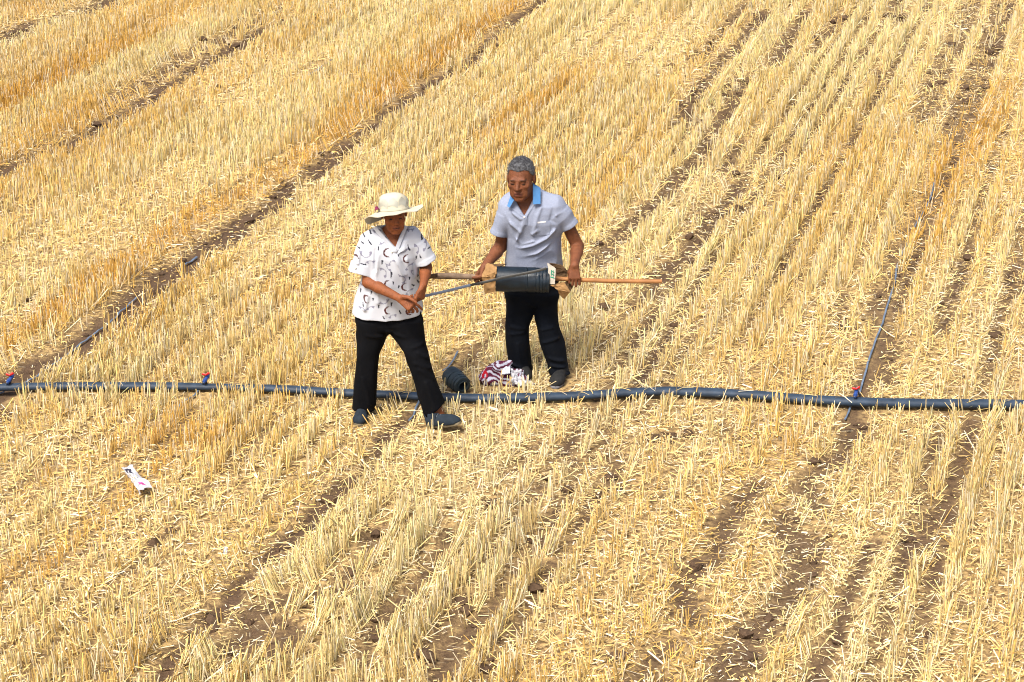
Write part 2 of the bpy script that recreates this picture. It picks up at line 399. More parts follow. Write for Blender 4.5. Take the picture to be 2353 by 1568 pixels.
def sheet(G, thick, inward):
    """G (nu,nv,3) grid of points -> closed slab; inward: unit vector or (nu,nv,3) for the thickness"""
    nu, nv = G.shape[:2]
    A = G.reshape(-1, 3); B = (G + np.asarray(inward) * thick).reshape(-1, 3)
    i = np.arange(nu * nv).reshape(nu, nv); o = nu * nv
    q = np.stack([i[:-1, :-1], i[1:, :-1], i[1:, 1:], i[:-1, 1:]], -1).reshape(-1, 4)
    q2 = q[:, ::-1] + o
    ring = np.concatenate([i[0, :-1], i[:-1, -1], i[-1, :0:-1], i[:0:-1, 0]])
    r2 = np.roll(ring, -1)
    q3 = np.stack([ring, r2, r2 + o, ring + o], 1)
    return np.concatenate([A, B]), [np.concatenate([q, q2, q3])]
def grid4(c, nu, nv, amp=0.0, seed=0, freq=3.0):
    """bilinear patch through four world corners (c00, c10, c11, c01), crumpled by amp"""
    c = [np.array(p, float) for p in c]
    U, W = np.meshgrid(np.linspace(0, 1, nu), np.linspace(0, 1, nv), indexing='ij')
    G = ((1 - U) * (1 - W))[..., None] * c[0] + (U * (1 - W))[..., None] * c[1] + (U * W)[..., None] * c[2] + ((1 - U) * W)[..., None] * c[3]
    n = np.cross(c[1] - c[0], c[3] - c[0]); n /= np.linalg.norm(n)
    if amp:
        r = np.abs(fbm(U * freq + seed * 7.1, W * freq - seed * 3.3, seed, 3) - 0.5) * 2
        G = G + (r - 0.35)[..., None] * n * amp
        G = G + 0.35 * amp * np.stack([vnoise(U * 4 + 5, W * 4, seed + 5) - .5, 0 * U, vnoise(U * 4, W * 4 + 9, seed + 6) - .5], -1)
    return G, n

# ------------------------------------------------------------------ signed-distance sculpting (bodies, clothes, bags)
class Clay:
    def __init__(self, lo, hi, h):
        self.lo = np.array(lo, float); self.h = h
        self.n = np.ceil((np.array(hi) - lo) / h).astype(int) + 1
        self.F = np.full(self.n, 0.5, np.float32)
    def sl(self, lo, hi):
        a = np.clip(np.floor((np.array(lo) - self.lo) / self.h).astype(int), 0, self.n)
        b = np.clip(np.ceil((np.array(hi) - self.lo) / self.h).astype(int) + 1, 0, self.n)
        return a, b
    def grid(self, a, b):
        ax = [self.lo[i] + self.h * np.arange(a[i], b[i]) for i in range(3)]
        return np.meshgrid(*ax, indexing='ij')
    def op(self, fn, lo, hi, k=0.0, mode='add', pad=0.03):
        a, b = self.sl(np.array(lo) - pad - k, np.array(hi) + pad + k)
        if (b <= a).any(): return
        X, Y, Z = self.grid(a, b)
        d = fn(X, Y, Z)
        s = np.s_[a[0]:b[0], a[1]:b[1], a[2]:b[2]]
        f = self.F[s]
        if mode == 'add':
            if k: 
                hh = np.maximum(k - np.abs(f - d), 0) / k; r = np.minimum(f, d) - hh * hh * k * 0.25
            else: r = np.minimum(f, d)
        else:
            d = -d
            if k:
                hh = np.maximum(k - np.abs(f - d), 0) / k; r = np.maximum(f, d) + hh * hh * k * 0.25
            else: r = np.maximum(f, d)
        self.F[s] = r
    def capsule(self, a, b, ra, rb, k=0.0, mode='add', sq=(1, 1, 1)):
        a = np.array(a, float); b = np.array(b, float); e = b - a; L2 = e @ e + 1e-12
        def fn(X, Y, Z):
            t = np.clip(((X - a[0]) * e[0] + (Y - a[1]) * e[1] + (Z - a[2]) * e[2]) / L2, 0, 1)
            return np.sqrt(((X - a[0] - t * e[0]) / sq[0]) ** 2 + ((Y - a[1] - t * e[1]) / sq[1]) ** 2 + ((Z - a[2] - t * e[2]) / sq[2]) ** 2) - (ra + (rb - ra) * t)
        r = max(ra, rb) * max(sq)
        self.op(fn, np.minimum(a, b) - r, np.maximum(a, b) + r, k, mode)
    def cone(self, a, b, ra, rb, k=0.0, mode='add'):
        """flat-ended truncated cone"""
        a = np.array(a, float); b = np.array(b, float); e = b - a; L = np.linalg.norm(e); e = e / L
        def fn(X, Y, Z):
            t = (X - a[0]) * e[0] + (Y - a[1]) * e[1] + (Z - a[2]) * e[2]
            r = np.sqrt(np.maximum((X - a[0]) ** 2 + (Y - a[1]) ** 2 + (Z - a[2]) ** 2 - t * t, 0))
            return np.maximum(r - (ra + (rb - ra) * np.clip(t / L, 0, 1)), np.maximum(-t, t - L))
        r = max(ra, rb)
        self.op(fn, np.minimum(a, b) - r, np.maximum(a, b) + r, k, mode)
    def ell(self, c, r, R=None, k=0.0, mode='add'):
        c = np.array(c, float); r = np.array(r, float)
        def fn(X, Y, Z):
            x, y, z = X - c[0], Y - c[1], Z - c[2]
            if R is not None:
                x, y, z = R[0][0] * x + R[1][0] * y + R[2][0] * z, R[0][1] * x + R[1][1] * y + R[2][1] * z, R[0][2] * x + R[1][2] * y + R[2][2] * z
            k0 = np.sqrt((x / r[0]) ** 2 + (y / r[1]) ** 2 + (z / r[2]) ** 2)
            k1 = np.sqrt((x / r[0] ** 2) ** 2 + (y / r[1] ** 2) ** 2 + (z / r[2] ** 2) ** 2) + 1e-9
            return k0 * (k0 - 1) / k1
        m = max(r)
        self.op(fn, c - m, c + m, k, mode)
    def loft(self, secs, k=0.0, mode='add', power=2.0, shrink=0.0, zlo=None, zhi=None):
        """secs: list of (z, cx, cy, rx, ry), any order; horizontal sections"""
        S = np.array(sorted(secs)); 
        z0 = S[0, 0] if zlo is None else zlo; z1 = S[-1, 0] if zhi is None else zhi
        def fn(X, Y, Z):
            cx, cy, rx, ry = (np.interp(Z, S[:, 0], S[:, i]) for i in range(1, 5))
            rx = np.maximum(rx - shrink, .004); ry = np.maximum(ry - shrink, .004)
            q = (np.abs((X - cx) / rx) ** power + np.abs((Y - cy) / ry) ** power) ** (1 / power)
            d = (q - 1) * np.minimum(rx, ry)
            return np.maximum(d, np.maximum(z0 - Z, Z - z1))
        rx, ry = S[:, 3].max(), S[:, 4].max()
        self.op(fn, (S[:, 1].min() - rx, S[:, 2].min() - ry, z0), (S[:, 1].max() + rx, S[:, 2].max() + ry, z1), k, mode)
    def displace(self, fn, band=0.03):
        m = np.abs(self.F) < band
        I = np.argwhere(m); P = self.lo + I * self.h
        self.F[m] += fn(P[:, 0], P[:, 1], P[:, 2]).astype(np.float32)
    def mesh(self):
        F = self.F; S = F < 0
        c = np.zeros(self.n - 1, np.uint8)
        nx, ny, nz = self.n
        for i in (0, 1):
            for j in (0, 1):
                for k in (0, 1):
                    c += S[i:nx - 1 + i, j:ny - 1 + j, k:nz - 1 + k]
        act = (c > 0) & (c < 8)
        I = np.argwhere(act); ID = np.full(act.shape, -1, np.int32); ID[act] = np.arange(len(I))
        pos = np.zeros((len(I), 3)); cnt = np.zeros(len(I))
        cor = [np.array((i, j, k)) for i in (0, 1) for j in (0, 1) for k in (0, 1)]
        for ia in range(8):
            for ib in range(ia + 1, 8):
                if np.abs(cor[ia] - cor[ib]).sum() != 1: continue
                A, B = I + cor[ia], I + cor[ib]
                fa = F[A[:, 0], A[:, 1], A[:, 2]]; fb = F[B[:, 0], B[:, 1], B[:, 2]]
                m = (fa < 0) != (fb < 0)
                t = fa[m] / (fa[m] - fb[m])
                pos[m] += cor[ia] + t[:, None] * (cor[ib] - cor[ia]); cnt[m] += 1
        V = self.lo + self.h * (I + pos / cnt[:, None])
        Q = []
        for ax in range(3):
            o1, o2 = [(1, 2), (2, 0), (0, 1)][ax]
            d = np.zeros(3, int); d[ax] = 1
            a = [slice(None)] * 3; b = [slice(None)] * 3
            a[ax] = slice(0, -1); b[ax] = slice(1, None)
            E = np.argwhere(S[tuple(a)] != S[tuple(b)])
            E = E[(E[:, o1] > 0) & (E[:, o2] > 0) & (E[:, o1] < self.n[o1] - 1) & (E[:, o2] < self.n[o2] - 1)]
            u = np.zeros(3, int); u[o1] = 1; w = np.zeros(3, int); w[o2] = 1
            q = np.stack([ID[tuple((E - s).T)] for s in (u + w, w, 0 * u, u)], 1)
            fl = ~S[tuple(E.T)]
            q[fl] = q[fl][:, ::-1]
            Q.append(q)
        Q = np.concatenate(Q)
        return V, [Q[(Q >= 0).all(1)]]

def bvh_of(V, faces):
    return BVHTree.FromPolygons([tuple(p) for p in V], [tuple(int(i) for i in q) for f in faces for q in f])
CAMP = Vector((0, 0, CAM_H))
def hit(bvh, X, Y, off=0.004, y_fall=12.0):
    d = (Vector(at(X, Y, 12.0)) - CAMP).normalized()
    r = bvh.ray_cast(CAMP, d)
    if r[0] is None: return np.array(at(X, Y, y_fall))
    return np.array(r[0] + r[1] * off)
def drape(bvh, corners, nu, nv, off, thick, y_fall, edge=None):
    """cloth patch laid on a garment: corner survey points (X, Y), follows the surface under it"""
    c = [np.array(p, float) for p in corners]
    G = np.zeros((nu, nv, 3))
    for i, u in enumerate(np.linspace(0, 1, nu)):
        for j, w in enumerate(np.linspace(0, 1, nv)):
            p = (1 - u) * (1 - w) * c[0] + u * (1 - w) * c[1] + u * w * c[2] + (1 - u) * w * c[3]
            yf = y_fall if np.ndim(y_fall) == 0 else (1 - u) * (1 - w) * y_fall[0] + u * (1 - w) * y_fall[1] + u * w * y_fall[2] + (1 - u) * w * y_fall[3]
            G[i, j] = hit(bvh, p[0], p[1], off, yf)
            if np.ndim(y_fall) and (G[i, j, 1] > yf or G[i, j, 1] < yf - .06): G[i, j] = at(p[0], p[1], yf)
    return sheet(G, thick, np.array([0, -0.92, 0.39]))

# ------------------------------------------------------------------ heads and hands
def frame(yaw, pitch, roll):
    """columns: right, back(+y), up of a head that faces -y; yaw>0 turns to image right, pitch>0 bows, roll>0 leans to image right"""
    return np.array(Matrix.Rotation(yaw, 3, 'Z') @ Matrix.Rotation(pitch, 3, 'X') @ Matrix.Rotation(roll, 3, 'Y'))
def sculpt_head(cl, c, R, s, age=1.0):
    T = lambda p: c + R @ (np.array(p, float) * s)
    E = lambda p, r, k=0.012, mode='add': cl.ell(T(p), np.array(r) * s, R, k * s, mode)
    C = lambda a, b, ra, rb, k=0.01, mode='add': cl.capsule(T(a), T(b), ra * s, rb * s, k * s, mode)
    E((0, .014, .035), (.073, .090, .083), 0.0)
    E((0, -.024, -.028), (.061, .066, .084), .03)
    E((0, -.034, -.076), (.049, .046, .038), .02)
    C((-.012, -.072, -.100), (.012, -.072, -.100), .015, .015, .02)
    for q in (-1, 1):
        E((q * .040, -.060, -.020), (.024, .022, .021), .018)
        E((q * .034, -.062, -.066), (.020, .020, .026), .02)
    C((-.034, -.079, .020), (.034, -.079, .020), .012, .012, .012)
    for q in (-1, 1):
        E((q * .031, -.101, .002), (.022, .019, .0140), .010, 'sub')
        E((q * .031, -.0745, .001), (.0145, .0130, .0120), .003)
        C((q * .017, -.091, -.036), (q * .036, -.078, -.062), .002, .002, .0)          # cheek fold base
    C((0, -.082, .012), (0, -.104, -.026), .0095, .0125, .010)
    for q in (-1, 1): E((q * .0135, -.094, -.030), (.0095, .011, .0085), .006)
    for q in (-1, 1):                       # lines from nose to mouth corners, crow's feet; brow lines
        C((q * .019, -.099, -.030), (q * .031, -.087, -.060), .0032, .0028, .004, 'sub')
    for zz in (.044, .054): C((-.030, -.086 + (zz - .044) * .3, zz), (.030, -.086 + (zz - .044) * .3, zz + .002), .0022, .0022, .003, 'sub')
    C((-.018, -.087, -.0565), (.018, -.087, -.0565), .0065, .0065, .008)
    C((-.016, -.087, -.0715), (.016, -.087, -.0715), .0070, .0070, .008)
    C((-.021, -.098, -.064), (.021, -.098, -.064), .0035, .0035, .004, 'sub')
    for q in (-1, 1):
        E((q * .0775, .012, -.004), (.010, .020, .031), .006)
        E((q * .088, .006, -.002), (.006, .010, .018), .004, 'sub')
    return T
def paint_head(V, Ci, c, R, s, brow, lip):
    L = (V - c) @ R / s
    near = np.linalg.norm(L, axis=1) < .16
    fr = near & (L[:, 1] < -.045)
    a = np.abs(L[:, 0])
    m = fr & (np.abs(L[:, 2] - (.0225 - .25 * np.maximum(a - .03, 0))) < .0056) & (a > .014) & (a < .049); Ci[m] = Ci[m] * 0.45 + np.array(brow) * 0.55
    m = fr & (np.abs(L[:, 2] + .0025 + 4 * (a - .031) ** 2) < .0042) & (a > .020) & (a < .042); Ci[m] = (.022, .013, .010)
    m = fr & (a < .024) & (np.abs(L[:, 2] + .064) < .0125 - a * .22); Ci[m] = Ci[m] * .35 + np.array(lip) * .65
    m = fr & (a < .022) & (np.abs(L[:, 2] + .064) < .0030); Ci[m] = (.035, .012, .010)
def sculpt_hand(cl, wrist, d, n, side, curls, s=1.0, thumb=None, spread=0.06, palm_len=.085):
    """d: wrist to knuckles, n: back of the hand, side=+1 puts the index finger at +(d x n); curls per finger (three angles)"""
    d = np.array(d, float); d /= np.linalg.norm(d); n = np.array(n, float); n -= d * (n @ d); n /= np.linalg.norm(n)
    lat = np.cross(d, n) * side
    w = np.array(wrist, float)
    pl = palm_len * s
    for q in (-.026, -.009, .009, .026):
        cl.capsule(w + lat * q * .55 * s + d * .008 * s, w + d * pl * (1 - abs(q) * 2.2) + lat * q * s, .0125 * s, .0115 * s, .012)
    lens = ((.040, .025, .021), (.045, .028, .022), (.041, .026, .021), (.032, .020, .018))
    for f, q in enumerate((.029, .0098, -.0098, -.028)):
        p = w + d * pl * (1 - abs(q) * 2.2) + lat * q * s
        ang = 0.0; r0 = .0092 * s if f < 3 else .0082 * s
        dd = d + lat * q / .03 * spread; dd /= np.linalg.norm(dd)
        for j in range(3):
            ang += curls[f][j]
            v = dd * math.cos(ang) - n * math.sin(ang)
            e = p + v * lens[f][j] * s
            cl.capsule(p, e, r0 * (1 - .08 * j), r0 * (1 - .08 * (j + 1)), .0035)
            p = e
    if thumb is None:
        b = w + d * .018 * s + lat * .022 * s
        thumb = [b, b + (d * .6 + lat * .55 - n * .4) * .042 * s, b + (d * .85 + lat * .5 - n * .65) * .068 * s, b + (d * 1.05 + lat * .35 - n * .8) * .088 * s]
    rr = (.0145, .0110, .0098, .0082)
    for j in range(len(thumb) - 1):
        cl.capsule(thumb[j], thumb[j + 1], rr[j] * s, rr[j + 1] * s, .006 if j else .012)

def secs_from(rows, y0, dy=lambda Y: 0.0):
    """rows: (Y, Xleft, Xright, ry[, ddepth]) of a garment outline -> loft sections"""
    out = []
    for r in rows:
        Y, a, b, ry = r[:4]; y = y0 + (r[4] if len(r) > 4 else 0.0)
        p, q = at(a, Y, y), at(b, Y, y)
        out.append((p[2], (p[0] + q[0]) / 2, y, (q[0] - p[0]) / 2, ry))
    return out
def cloth_noise(freq, amp, seed, stretch=(1, 1, 1)):
    def fn(x, y, z):
        a = noise3(x * freq * stretch[0] + 3.1, z * freq * stretch[2], y * freq * stretch[1] + 7.7, seed)
        b = noise3(x * freq * 2.1 * stretch[0], z * freq * 2.1 * stretch[2] + 4.4, y * freq * 2.1 * stretch[1], seed + 3)
        return amp * ((1 - np.abs(2 * a - 1)) - 0.5) * -1.0 + amp * 0.4 * (b - 0.5)
    return fn
def folds(lines, amp):
    """lines: list of polylines (world points) of cloth folds, (radius) ridge"""
    def fn(x, y, z):
        r = np.zeros_like(x)
        for pts, w, a in lines:
            d2 = np.full_like(x, 1e9)
            for p, q in zip(pts[:-1], pts[1:]):
                e = q - p; L2 = e @ e
                t = np.clip(((x - p[0]) * e[0] + (y - p[1]) * e[1] + (z - p[2]) * e[2]) / L2, 0, 1)
                d2 = np.minimum(d2, (x - p[0] - t * e[0]) ** 2 + (y - p[1] - t * e[1]) ** 2 * .25 + (z - p[2] - t * e[2]) ** 2)
            r -= a * amp * np.exp(-d2 / (w * w))
        return r
    return fn

# shoes -----------------------------------------------------------------
def make_shoe(parent, heel, direc, pitch, mat, sole_mat, length=.255, lace=True):
    """heel: ground point under the heel, direc: horizontal heading, pitch: toe lift"""
    heel = np.array(heel, float); f = np.array((direc[0], direc[1], 0.0)); f /= np.linalg.norm(f)
    up = np.array((0, 0, 1.0)); rt = np.cross(f, up)
    f2 = f * math.cos(pitch) + up * math.sin(pitch); up2 = -f * math.sin(pitch) + up * math.cos(pitch)
    R = np.stack([rt, f2, up2], 1); s = length / .255
    T = lambda p: heel + R @ (np.array(p, float) * s)
    mid = T((0, .12, .05))
    cl = Clay(mid - .2, mid + .2, .004)
    cl.ell(T((0, .045, .035)), np.array((.036, .048, .045)) * s, R, 0)
    cl.ell(T((0, .19, .028)), np.array((.046, .066, .034)) * s, R, .03)
    cl.capsule(T((0, .06, .035)), T((0, .17, .032)), .036 * s, .038 * s, .03)
    cl.capsule(T((0, .045, .045)), T((0, .035, .085)), .036 * s, .034 * s, .02)
    cl.capsule(T((0, .10, .055)), T((0, .155, .048)), .026 * s, .024 * s, .02)
    cl.cone(T((0, .036, .070)), T((0, .034, .13)), .029 * s, .029 * s, .004, 'sub')
    cl.op(lambda X, Y, Z: (X - heel[0]) * up2[0] + (Y - heel[1]) * up2[1] + (Z - heel[2]) * up2[2] - .018 * s, heel - .35, heel + .35, 0, 'sub')
    cl.displace(cloth_noise(22, .0045, 5))
    V, F = cl.mesh()
    sh = rebase(part('shoe', V, F, mat, parent), parent)
    # sole: outline slab
    out = []
    for k in range(28):
        a = 2 * math.pi * k / 28
        yy = .125 - .128 * math.cos(a); w = .034 + .013 * sstep(.05, .2, np.array(yy)) - .006 * math.exp(-((yy - .10) / .04) ** 2)
        out.append((w * math.copysign(abs(math.sin(a)) ** .75, math.sin(a)), yy))
    rings = []
    for z, g in ((0, .94), (.004, 1.02), (.018, 1.03), (.024, .98)):
        rings.append(np.array([T((x * g, .125 + (yy - .125) * g, z)) for x, yy in out]))
    V = np.concatenate(rings); n = 28; Fq = []
    for i in range(3):
        for k in range(n): Fq.append((i * n + k, i * n + (k + 1) % n, (i + 1) * n + (k + 1) % n, (i + 1) * n + k))
    part('sole', V, [np.array(Fq), np.array([list(range(n))[::-1], [3 * n + k for k in range(n)]])], sole_mat, sh)
    if lace:
        for k in range(4):
            yy = .098 + .020 * k
            V, F = tube(smooth_path([T((-.024, yy, .074 - .0055 * k)), T((0, yy + .004, .0875 - .006 * k)), T((.024, yy, .074 - .0055 * k))], 7), .0032 * s, 6)
            part('lace', V, F, M['lace'], sh)
        G = np.array([[T((.040 * math.sin(t), yy, .045 + .043 * math.cos(t))) for yy in (.070, .082, .094)] for t in np.linspace(-1.35, 1.25, 12)])
        V, F = sheet(G, .004, up2); part('strap', V, F, mat, sh)
    return sh

# ================================================================== irrigation hardware on the ground
EXCL = []          # (polyline ground xy, radius): no standing straw there
# main hose ----------------------------------------------------------
hp = [(-420,898,.026),(-200,895,.026),(-60,893,.026),(0,893,.026),(198,892,.026),(453,893,.026),(640,897,.026),(790,905,.027),(910,911,.027),(1030,916,.028),(1180,917,.028),
      (1344,911,.029),(1450,905,.030),(1550,903,.030),(1700,910,.031),(1839,920,.031),(1992,928,.031),(2150,930,.031),(2353,932.5,.031),(2500,935,.031),(2800,940,.031)]
HP = smooth_path([np.append(gp(a, b, r), r) for a, b, r in hp], 260)
PIPE_XY = HP[:, :2]
def pipe_at(x):
    i = np.argmin(np.abs(HP[:, 0] - x)); return HP[i]
HP[:, 1] += .030 * (np.array([vnoise(np.array([i * .055]), np.array([7.5]), 15)[0] for i in range(260)]) - .5)
wob = 0.004 * np.array([vnoise(np.array([i * .13]), np.array([.5]), 5)[0] - .5 for i in range(260)])
HP[:, 2] += wob + 0.012; HP[:, 3] *= 1.06
rad = HP[:, 3] * (1 + 0.22 * np.array([vnoise(np.array([i * .21]), np.array([3.5]), 6)[0] - .5 for i in range(260)]))
V, F = tube(HP[:, :3], rad * 1.18, 20, 0.74)
tag(part('irrigation_hose', V, F, M['pipe']), 'long dark blue-grey irrigation hose crossing the whole field', 'hose')
EXCL.append((np.array([gp(2315, 950)[:2], gp(2400, 952)[:2]]), .09)); EXCL.append((PIPE_XY, .048)); EXCL.append((PIPE_XY - np.array([0, .05]), .045))

def on_ground(pts, lift):
    """(X, Y) survey points -> points resting on the soil"""
    P = np.array([gp(a, b) for a, b in pts]); P = smooth_path(P, max(12, len(P) * 8))
    P[:, 2] = ground_z(P[:, 0], P[:, 1]) + lift
    return P
def drip(name, pts, label, r=.0068, start=None, end=None, group='thin drip lines', long=False):
    P = on_ground(pts, r * .7 + .012)
    if start is not None: P = np.concatenate([[start], P[1:]])
    if end is not None: P = np.concatenate([P[:-1], [end]])
    P = smooth_path(P, len(P) * 2)
    P[:, 2] += .008 * (vnoise(np.arange(len(P)) * .23, np.zeros(len(P)) + r * 99, 8) - .3)
    tw = 1.2 * (vnoise(np.arange(len(P)) * .07, np.zeros(len(P)) + 4.0, 12) - .5)
    V, F = tube(P, r, 10, .55, twist=tw)
    k_ = len(P) if not long else int(len(P) * .42)
    EXCL.append((P[:k_, :2], .055)); EXCL.append((P[:k_, :2] - np.array([0, .05]), .045))
    return tag(part(name, V, F, M['drip']), label, 'drip line', group)
def over_pipe(X):
    g = gp(X, 890); p = pipe_at(g[0]); return p

def valve(X, Yr, label, lean):
    g = gp(X, 905, .05); p = pipe_at(g[0])
    base = np.array([p[0], p[1], p[2] + p[3] * .80])
    EXCL.append((np.array([base[:2], base[:2] - (0, .14)]), .07))
    root = empty('valve', tuple(base), label, 'valve', 'red-handled valves on the hose')
    d = np.array([lean, .25, .97]); d /= np.linalg.norm(d)
    V, F = tube([base - d * .012, base + d * .004, base + d * .0045, base + d * .03], [.012, .012, .0085, .0085], 12)
    part('grommet', V, F, M['tape'], root)
    c = base + d * .036
    ax = np.array([-.28, -.92, -.28]); ax /= np.linalg.norm(ax)
    V, F = tube([c + ax * .042, c + ax * .030, c + ax * .0295, c + ax * .012, c + ax * .0115, c - ax * .012, c - ax * .0125, c - ax * .030, c - ax * .0305, c - ax * .044],
                [.010, .010, .0145, .0145, .0115, .0115, .0145, .0145, .010, .010], 12)
    part('valve_body', V, F, M['blue_plastic'], root)
    t = c + np.array([0, 0, .012])
    V, F = tube([t, t + (0, 0, .012)], [.0075, .0075], 10)
    st = rebase(part('stem', V, F, M['red'], root), root)
    t2 = t + np.array([0, 0, .014])
    wing = []
    for q in (-1, 1):
        w = np.array([q * .9, .25, .30 + .18 * q]); w /= np.linalg.norm(w)
        V, F = tube([t2 - w * .002, t2 + w * .010, t2 + w * .022, t2 + w * .029], [.007, .008, .011, .004], 10, .55, up=(0, 1, .2))
        wing.append((V, F))
    V, F = join(wing); part('handle', V, F, M['red'], st)
    return c + ax * .042, c - ax * .042
vf, vb = valve(17, 872, 'red-handled valve on the hose at the left picture edge', .1)
drip('drip_line', [(20,884),(48,878),(75,868),(100,852),(135,825),(170,800),(215,768),(240,748),(265,728),(290,705),(315,684)],
     'grey drip line curving from the left-edge valve into the bare track', start=vb)
drip('drip_line', [(10,895),(-5,903),(-30,915),(-70,930)], 'short drip line end below the left-edge valve', start=vf)
vf, vb = valve(466, 873, 'red-handled valve on the hose left of the person in the sun hat', .05)
drip('drip_line', [(462,893),(455,905),(444,918),(430,926),(412,940)], 'short drip line stub below the valve left of the sun hat person', start=vf)
vf, vb = valve(1963, 902, 'red-handled valve on the hose right of both people', .0)
drip('drip_line', [(1974,908),(1980,885),(1992,845),(2003,812),(2012,785),(2027,748),(2040,700),(2056,650),(2062,610),(2085,560),(2105,515),(2122,488),(2138,455),(2146,425),(2165,385)],
     'long grey drip line running uphill from the right-hand valve', start=vb, long=True)
drip('drip_line', [(1960,920),(1953,940),(1946,958),(1941,968)], 'drip line hanging in front of the hose below the right-hand valve', start=vf)
p = pipe_at(gp(968, 912)[0])
drip('drip_line', [(966,920),(958,936),(948,953),(940,966)], 'short drip line end in front of the hose beside the lifted shoe', start=np.array([p[0], p[1] - .02, p[2] + p[3] * .7]))
drip('drip_line', [(1018,858),(1036,842),(1047,826),(1052,815)], 'bit of drip line in the furrow behind the small tape roll')
drip('drip_line', [(680,192),(700,182),(725,168),(748,152),(762,142)], 'distant bit of pale drip line near the top left', r=.010)
drip('drip_line', [(425,606),(440,596),(452,588)], 'tiny bit of drip line in the dark track left of the sun hat', r=.009)

# small roll of tape on the ground ------------------------------------
b = gp(1050, 899)
c0 = np.array([b[0], b[1], .088]); ax = np.array([.52, -.84, -.10]); ax /= np.linalg.norm(ax)   # axis towards the open end
root = empty('tape_roll', (b[0], b[1], 0), 'small black roll of drip tape with hollow core lying behind the hose', 'tape roll')
prof = [(-.085,.060),(-.083,.066),(-.050,.067),(-.0495,.069),(-.012,.069),(-.0115,.066),(.030,.066),(.0305,.064),(.056,.064),(.0565,.060),(.078,.060),(.080,.050)]
side = np.cross(ax, (0, 0, 1)); side /= np.linalg.norm(side); upv = np.cross(side, ax)
def ring_lathe(c, ax, s, u, prof, n=40, wob=0.0, seed=0, close=True):
    V = []
    for t, r in prof:
        for k in range(n):
            a = 2 * math.pi * k / n
            rr = r * (1 + wob * (vnoise(np.array([math.cos(a) * 2 + t * 60 + 9]), np.array([math.sin(a) * 2 + 5]), seed)[0] - .5))
            V.append(c + ax * t + rr * (math.cos(a) * s + math.sin(a) * u))
    F = []
    m = len(prof)
    for i in range(m if close else m - 1):
        j = (i + 1) % m
        for k in range(n): F.append((i * n + k, i * n + (k + 1) % n, j * n + (k + 1) % n, j * n + k))
    return np.array(V), [np.array(F)]
for lo_, hi_ in ((0, 3), (3, 5), (5, 7), (7, 9), (9, 12)):
    pr = prof[lo_:hi_]; z0, z1 = pr[0][0], pr[-1][0]
    sub = [(z0 + .0005, .040)] + pr + [(z1 - .0005, .040)]
    V, F = ring_lathe(c0 - (0, 0, .012), ax, side, upv, sub, 40, .06, lo_)
    part('winding', V, F, M['tape_dusty'], root)
V, F = ring_lathe(c0 - (0, 0, .012), ax, side, upv, [(-.088, .0385), (.088, .0385), (.088, .034), (-.088, .034)], 32)
part('core', V, F, M['tape_dusty'], root)
V, F = ring_lathe(c0 - (0, 0, .012), ax, side, upv, [(-.05, .0335), (-.048, .0335), (-.048, .002), (-.05, .002)], 32)
part('core_wall', V, F, M['tape'], root)
EXCL.append((np.array([b[:2] - (.04, -.03), b[:2] + (.05, -.05)]), .075))

# striped cloth bag ----------------------------------------------------
bc = gp(1160, 882)
root = empty('cloth_bag', (bc[0], bc[1], 0), 'crumpled maroon and white striped cloth bag at the grey-haired person\'s feet', 'bag')
cl = Clay(bc + (-.26, -.2, -.05), bc + (.26, .22, .26), .005)
def BP(X, Y, dy): return at(X, Y, bc[1] + dy)
cl.ell(BP(1135, 866, .02), (.085, .075, .055), None, 0)
cl.ell(BP(1152, 848, .05), (.075, .06, .045), None, .05)
cl.ell(BP(1168, 872, .0), (.07, .06, .05), None, .04)
cl.ell(BP(1120, 873, -.01), (.045, .05, .035), None, .03)
cl.ell(BP(1190, 874, .02), (.065, .06, .045), None, .04)
for k, (a, b2) in enumerate([((1105,868),(1160,842)), ((1120,880),(1165,860)), ((1140,846),(1172,832)), ((1165,880),(1195,858))]):
    cl.capsule(BP(*a, -.03), BP(*b2, .01), .016, .018, .025)
cl.displace(cloth_noise(16, .020, 9)); cl.displace(cloth_noise(38, .006, 19))
V, F = cl.mesh()
q = V - bc
ph = (q[:, 2] * .9 - q[:, 0] * .45 + .25 * q[:, 1]) + .05 * np.sin(q[:, 0] * 22 + q[:, 2] * 9) + .045 * (noise3(q[:, 0] * 22, q[:, 1] * 22, q[:, 2] * 22, 4) - .5)
st = (np.floor(ph / .019) % 2 == 0)
colr = np.where(st[:, None], np.array([.085, .016, .034]), np.array([.40, .40, .48]))
big = (ph > .085) & (ph < .105); colr[big] = (.10, .02, .04)
gr = ((q[:, 0] + .135) ** 2 + (q[:, 2] - .085) ** 2 < .00045) & (noise3(q[:, 0] * 90, q[:, 1] * 90, q[:, 2] * 90, 2) > .45); colr[gr] = (.35, .01, .02)
part('cloth', V, F, M['bag'], root, colors=colr)
G, n = grid4([BP(1176, 882, -.10), BP(1210, 890, -.08), BP(1202, 852, .0), BP(1176, 848, -.03)], 26, 26, .05, 5, 3.5)
V, F = sheet(G, .002, n); part('plastic_liner', V, F, M['plastic_white'], root)
G, n = grid4([BP(1188, 868, -.03), BP(1226, 886, -.03), BP(1230, 882, -.01), BP(1196, 856, .02)], 16, 10, .03, 8, 4)
V, F = sheet(G, .002, n); part('plastic_corner', V, F, M['plastic_white'], root)
G, n = grid4([BP(1150, 862, -.085), BP(1172, 858, -.08), BP(1172, 836, .0), BP(1158, 842, -.02)], 14, 14, .012, 3, 3)
V, F = sheet(G, .003, n); part('white_panel', V, F, M['white_cotton'], root)
pth = smooth_path([BP(1106, 872, -.04), BP(1097, 878, -.06), BP(1088, 887, -.07), BP(1078, 892, -.06)], 14)
pth[-4:, 2] = np.maximum(pth[-4:, 2], .012)
